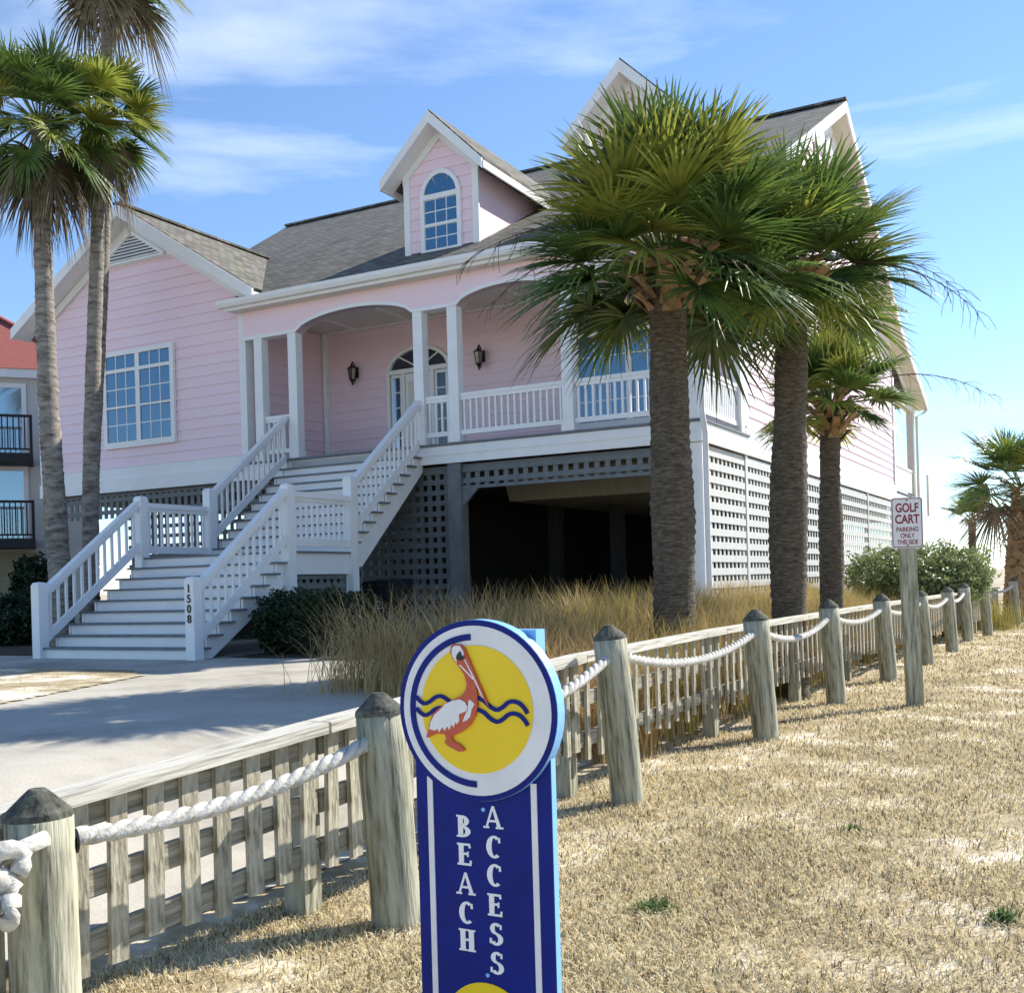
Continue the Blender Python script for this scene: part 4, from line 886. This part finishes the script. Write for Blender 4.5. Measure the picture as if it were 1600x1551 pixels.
# slab serif letters
def letter(ch, h, name='letter'):
    """strokes of a slab-serif capital of height h, centred at x=0, z from 0 to h; returns a mesh facing -y"""
    w = h * .66; st_ = h * .225; th = h * .10; sf = h * .085; mb = MB(); k = [0]
    def pr(poly): k[0] += 1; mb.prism(poly, -.0 - .0003 * k[0] - .002, 0)
    def rect(x0, x1, z0, z1): pr([(x0, z0), (x1, z0), (x1, z1), (x0, z1)])
    def arc(cx, cz, rx, rz_, a0, a1, tw, tt, n=18):
        o, i_ = [], []
        for q in range(n + 1):
            a = a0 + (a1 - a0) * q / n; o.append((cx + rx * math.cos(a), cz + rz_ * math.sin(a))); i_.append((cx + (rx - tw) * math.cos(a), cz + (rz_ - tt) * math.sin(a)))
        k[0] += 1
        for q in range(n): mb.prism([o[q], o[q + 1], i_[q + 1], i_[q]], -.002 - .0003 * k[0], 0)
    L, Rr = -w / 2, w / 2
    if ch == 'B':
        rect(L + .05 * h, L + .05 * h + st_, 0, h); rect(L - .02 * h, L + .1 * h, 0, sf); rect(L - .02 * h, L + .1 * h, h - sf, h)
        arc(L + .22 * h, h * .74, .34 * h, .26 * h, -math.pi / 2, math.pi / 2, st_ * .95, th); arc(L + .22 * h, h * .27, .40 * h, .27 * h, -math.pi / 2, math.pi / 2, st_, th)
        rect(L + .1 * h, L + .24 * h, 0, th); rect(L + .1 * h, L + .24 * h, h - th, h); rect(L + .1 * h, L + .24 * h, h * .48, h * .48 + th)
    elif ch == 'E':
        rect(L + .05 * h, L + .05 * h + st_, 0, h); rect(L - .02 * h, L + .1 * h, 0, sf); rect(L - .02 * h, L + .1 * h, h - sf, h)
        rect(L + .1 * h, Rr - .02 * h, 0, th); rect(L + .1 * h, Rr - .05 * h, h - th, h); rect(L + .1 * h, Rr - .16 * h, h * .48, h * .48 + th)
        rect(Rr - .10 * h, Rr - .02 * h, 0, .24 * h); rect(Rr - .13 * h, Rr - .05 * h, h - .2 * h, h); rect(Rr - .21 * h, Rr - .15 * h, h * .40, h * .64)
    elif ch == 'H':
        for x in (L + .02 * h, Rr - .02 * h - st_): rect(x, x + st_, 0, h); rect(x - .07 * h, x + st_ + .07 * h, 0, sf); rect(x - .07 * h, x + st_ + .07 * h, h - sf, h)
        rect(L + .1 * h, Rr - .1 * h, h * .47, h * .47 + th)
    elif ch == 'A':
        pr([(-.36 * h, 0), (-.27 * h, 0), (.02 * h, h * .93), (-.05 * h, h)]); pr([(.20 * h, 0), (.37 * h, 0), (.05 * h, h), (-.06 * h, h)])
        rect(-.22 * h, .22 * h, h * .28, h * .28 + th); rect(-.44 * h, -.18 * h, 0, sf); rect(.12 * h, .45 * h, 0, sf)
    elif ch == 'C':
        arc(.02 * h, h * .5, .36 * h, .51 * h, R(52), R(308), st_ * 1.05, th * 1.1, 28); pr([(.20 * h, h * .70), (.30 * h, h * .70), (.28 * h, h * .93), (.20 * h, h * .93)])
    elif ch == 'S':
        arc(0, h * .735, .27 * h, .265 * h, R(35), R(262), st_ * .9, th * 1.15, 22); arc(0, h * .265, .30 * h, .28 * h, R(-150), R(82), st_ * .95, th * 1.15, 22)
        pr([(-.20 * h, h * .645), (-.09 * h, h * .52), (.20 * h, h * .355), (.12 * h, h * .52), (-.06 * h, h * .60)])
        rect(.17 * h, .25 * h, h * .72, h * .93); rect(-.29 * h, -.20 * h, h * .07, h * .30)
    return mb.mesh('letter', 'sign_letter')
lh = .063; LM = {c: letter(c, lh) for c in 'BEACHS'}
def z_at(py): return EYE - (py - 910) / 1716 * 3.13
for ch, py in zip('BEACH', (1309, 1353, 1399, 1445, 1488)): place(LM[ch], 'letter', pan, (-.060, -.0042, z_at(py)), None, (1.14, 1, 1))
for ch, py in zip('ACCESS', (1291, 1337, 1381, 1427, 1472, 1517)): place(LM[ch], 'letter', pan, (.036, -.0042, z_at(py)), None, (1.14, 1, 1))
for z in (z_at(1263), z_at(1521)): MB().tube([(.005, -.0042, z), (.005, -.008, z)], .006, 10).build('bolt', 'sign_light', pan)
MB().prism([(x, z + z_at(1551 + 62)) for x, z in circ(.145, 48)], -.0075, -.0042).build('lower_yellow_sun', 'sign_yellow', pan)

# ------------------------------------------------------------------ HEDGES AND SHRUBS
def leaf_cloud(n, fn, size, seed):
    """n leaf quads at positions/normals from fn(rng)"""
    g = np.random.default_rng(seed); p = fn(g, n); a = g.normal(size=(n, 3)); a /= np.linalg.norm(a, axis=1)[:, None]
    b = np.cross(a, g.normal(size=(n, 3))); b /= np.linalg.norm(b, axis=1)[:, None]; s = size * g.uniform(.6, 1.3, (n, 1))
    v = np.concatenate([p - a * s, p + b * s * .5, p + a * s, p - b * s * .5], 1).reshape(-1, 3)
    f = np.arange(4 * n).reshape(-1, 4); me = bpy.data.meshes.new('foliage'); me.from_pydata(v.tolist(), [], f.tolist()); return me
def ell(c, r, lump=.16, seed=0):
    def fn(g, n):
        d = g.normal(size=(n, 3)); d /= np.linalg.norm(d, axis=1)[:, None]
        w = 1 + lump * np.sin(d[:, 0] * 7 + seed) * np.cos(d[:, 1] * 6 + seed * 2) + lump * .7 * np.sin(d[:, 2] * 11 + d[:, 0] * 9)
        q = g.uniform(.35, 1, (n, 1)) ** .45 * w[:, None]; return np.array(c) + d * q * np.array(r)
    return fn
def shrub(name, label, base, blobs, n, size, m, core=True, cat='shrub', group=None):
    o = empty(name, base, 0, label, cat, group); ms = []
    for i, (c, r) in enumerate(blobs):
        me = leaf_cloud(n, ell(c, r, seed=i * 1.7), size, i + 3); me.materials.append(M[m]); place(me, 'foliage', o)
    st = MB()
    for i, (c, r) in enumerate(blobs):
        for k in range(4): st.tube([(c[0] * .6 + random.uniform(-.1, .1), c[1] * .6, -.05), (c[0] + random.uniform(-.3, .3) * r[0], c[1] + random.uniform(-.3, .3) * r[1], c[2])], [.02, .008], 5)
    st.build('stems', 'twig', o); return o
hb = HW(1.15, 1.35)
hg = [((.5 * k - .55, -.27 * k + .3, .46), (.5, .55, .50)) for k in range(3)]
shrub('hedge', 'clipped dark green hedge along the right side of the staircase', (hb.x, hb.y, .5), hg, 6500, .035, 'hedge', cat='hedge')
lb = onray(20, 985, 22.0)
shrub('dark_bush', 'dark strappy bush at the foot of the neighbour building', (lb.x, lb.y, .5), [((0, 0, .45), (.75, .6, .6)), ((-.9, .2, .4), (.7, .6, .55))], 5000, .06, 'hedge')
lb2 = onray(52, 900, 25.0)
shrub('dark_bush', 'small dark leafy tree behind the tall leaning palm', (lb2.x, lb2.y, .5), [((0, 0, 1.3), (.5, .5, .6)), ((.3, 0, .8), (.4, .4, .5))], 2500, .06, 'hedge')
sb = onray(1440, 890, 24.0); zg_ = gz(sb)
shrub('rounded_shrub', 'broad rounded evergreen shrub with pale green leaves beyond the golf cart sign', (sb.x, sb.y, zg_), [((-.85, 0, 1.35), (.85, .9, .62)), ((0, .1, 1.42), (.95, .9, .68)), ((.85, .1, 1.35), (.75, .85, .62)), ((.3, -.3, 1.1), (.9, .7, .5)), ((-.5, -.3, 1.05), (.8, .7, .5))], 5200, .045, 'shrub')

# ------------------------------------------------------------------ GRASSES
def blades_mesh(name, P0, L, lean_dir, lean, w, seg, m, curve=1.0):
    """arched blades: arrays of base points, lengths, lean directions (2D unit), lean amounts, widths"""
    n = len(P0); t = np.linspace(0, 1, seg + 1); V_ = np.zeros((n, (seg + 1), 2, 3))
    side = np.stack([-lean_dir[:, 1], lean_dir[:, 0], np.zeros(n)], 1)
    ldir = np.stack([lean_dir[:, 0], lean_dir[:, 1], np.zeros(n)], 1)
    for i, tt in enumerate(t):
        if i:
            a = .06 + lean * ((i - .5) / seg) ** 1.15
            hor = hor + L / seg * np.sin(a); ver = ver + L / seg * np.cos(a)
        else: hor = np.zeros(n); ver = np.zeros(n)
        c = P0 + ldir * hor[:, None] + np.array([0, 0, 1.]) * ver[:, None]; ww = (w * (1 - tt) ** .7 + .0006)[:, None] if not np.isscalar(w) else w * (1 - tt) ** .7 + .0006
        V_[:, i, 0] = c - side * ww / 2; V_[:, i, 1] = c + side * ww / 2
    base = (np.arange(n) * (seg + 1) * 2)[:, None]; F = []
    for i in range(seg): F.append(np.stack([base[:, 0] + 2 * i, base[:, 0] + 2 * i + 1, base[:, 0] + 2 * i + 3, base[:, 0] + 2 * i + 2], 1))
    F = np.concatenate(F, 0); me = bpy.data.meshes.new(name); V_ = V_.reshape(-1, 3)
    me.vertices.add(len(V_)); me.vertices.foreach_set('co', V_.ravel().astype(np.float32))
    me.loops.add(F.size); me.polygons.add(len(F)); me.loops.foreach_set('vertex_index', F.ravel().astype(np.int32)); me.polygons.foreach_set('loop_start', (np.arange(len(F)) * 4).astype(np.int32))
    me.update(calc_edges=True); me.validate(); me.materials.append(M[m]); return me
def dirs(n): a = rng.uniform(0, 2 * np.pi, n); return np.stack([np.cos(a), np.sin(a)], 1)
def sdpts(s, d): x = HB.x + U.x * s + V.x * d; y = HB.y + U.y * s + V.y * d; return np.stack([x, y, tz(x, y) - .02], 1)
def tufts(n_t, per, s_rng, d_rng, spread, keep=None):
    s = rng.uniform(*s_rng, n_t); d = rng.uniform(*d_rng, n_t)
    if keep is not None: k = keep(s, d); s, d = s[k], d[k]
    s = np.repeat(s, per) + rng.normal(0, spread, len(s) * per); d = np.repeat(d, per) + rng.normal(0, spread, len(d) * per)
    return sdpts(s, d)
def dune(name, label, pts, lo, hi, m, le=(.5, 2.1), w=(.006, .013)):
    n = len(pts); me = blades_mesh(name, pts, rng.uniform(lo, hi, n), dirs(n), rng.uniform(*le, n), rng.uniform(*w, n), 6, m)
    return tag(place(me, name), label, 'grass', None, 'stuff')
kp = lambda s, d: (s < 8.0) & ((d > -2.8) | (s > 6.6))
dune('dune_grass', 'tan arching dune grass filling the strip behind the fence', tufts(560, 84, (5.75, 8.05), (-3.9, 9.5), .10, kp), .5, 1.2, 'dune_tan')
dune('dune_grass', 'yellow-green dune grass mixed along the strip beside the house', tufts(340, 55, (5.9, 8.0), (-2.2, 12), .09, kp), .5, 1.15, 'dune_green', (.3, 1.6))
dune('dune_grass', 'far dune grass along the side lattice', tufts(300, 40, (6.0, 8.2), (9.5, 26), .14), .6, 1.15, 'dune_tan')
dune('dune_grass', 'pale wispy grass clump spilling over the driveway edge', tufts(44, 44, (4.7, 6.6), (-3.6, -2.0), .15), .6, 1.3, 'dune_tan', (.8, 2.3), (.004, .008))
gg = onray(1525, 905, 27)
q = np.stack([gg.x + rng.normal(0, .5, 900), gg.y + rng.normal(0, .4, 900), np.full(900, float(tz(gg.x, gg.y)))], 1)
tag(place(blades_mesh('grass_tuft', q, rng.uniform(.5, 1.0, 900), dirs(900), rng.uniform(.2, 1.0, 900), rng.uniform(.008, .016, 900), 5, 'dune_green'), 'grass_tuft'), 'bright green grass tuft below the rounded shrub', 'grass', None, 'stuff')
# turf: short dry blades, denser near the camera, thin on the sandy patches
def turf(name, label, n, D0, D1, m, reg, hl=(.025, .065), thin=True):
    D = D0 * (D1 / D0) ** rng.uniform(0, 1, n); x = rng.uniform(-.50, .50, n) * D * 1.02
    s, d = to_sd(x, D); k = reg(s, d)
    if thin:
        nzv = np.sin(x * 2.1 + 1.3 * np.sin(D * 1.7)) + np.sin(D * 2.7 + 1.1 * np.sin(x * 3.1)) + .8 * np.sin(x * 5.3 + D * 4.1)
        k &= rng.uniform(-2.4, 1.7, n) < nzv + .9
    x, D = x[k], D[k]; n = len(x); p = np.stack([x, D, tz(x, D) - .004], 1)
    L = rng.uniform(*hl, n) * (1 + D * .03); me = blades_mesh(name, p, L, dirs(n), rng.uniform(1.0, 2.7, n), .0026 + .0006 * D, 2, m)
    return tag(place(me, name), label, 'grass', None, 'stuff')
turf('dry_turf', 'short dry tan turf on the path side of the rope fence', 330000, 3.6, 34, 'straw', lambda s, d: s > 8.05)
turf('dry_turf', 'brown thatch among the dry turf on the path side', 90000, 3.6, 34, 'straw_dark', lambda s, d: s > 8.05)
turf('dry_turf', 'short yellow-green lawn grass beside the driveway', 60000, 9, 22, 'lawn', lambda s, d: np.vectorize(lawn_keep)(s, d), (.02, .05), False)

for i, (px, py, n_) in enumerate(((1022, 1421, 260), (1568, 1437, 150), (1330, 1300, 60))):
    D = 1716 * 1.5 / (py - 909 + .028 * (px - 800)); w_ = onray(px, py, D)
    g_ = np.random.default_rng(i); q = np.stack([w_.x + g_.normal(0, .035, n_), w_.y + g_.normal(0, .03, n_), np.full(n_, -.005)], 1)
    wd_ = empty('weed', (0, 0, 0), 0, ['leafy green weed growing in the dry turf right of the blue sign', 'small green weed at the far side of the dry turf', 'tiny green sprig in the dry turf near the rope posts'][i], 'weed')
    place(blades_mesh('leaves', q, g_.uniform(.03, .08, n_), dirs(n_), g_.uniform(.6, 2.2, n_), .012, 3, 'weed'), 'leaves', wd_)
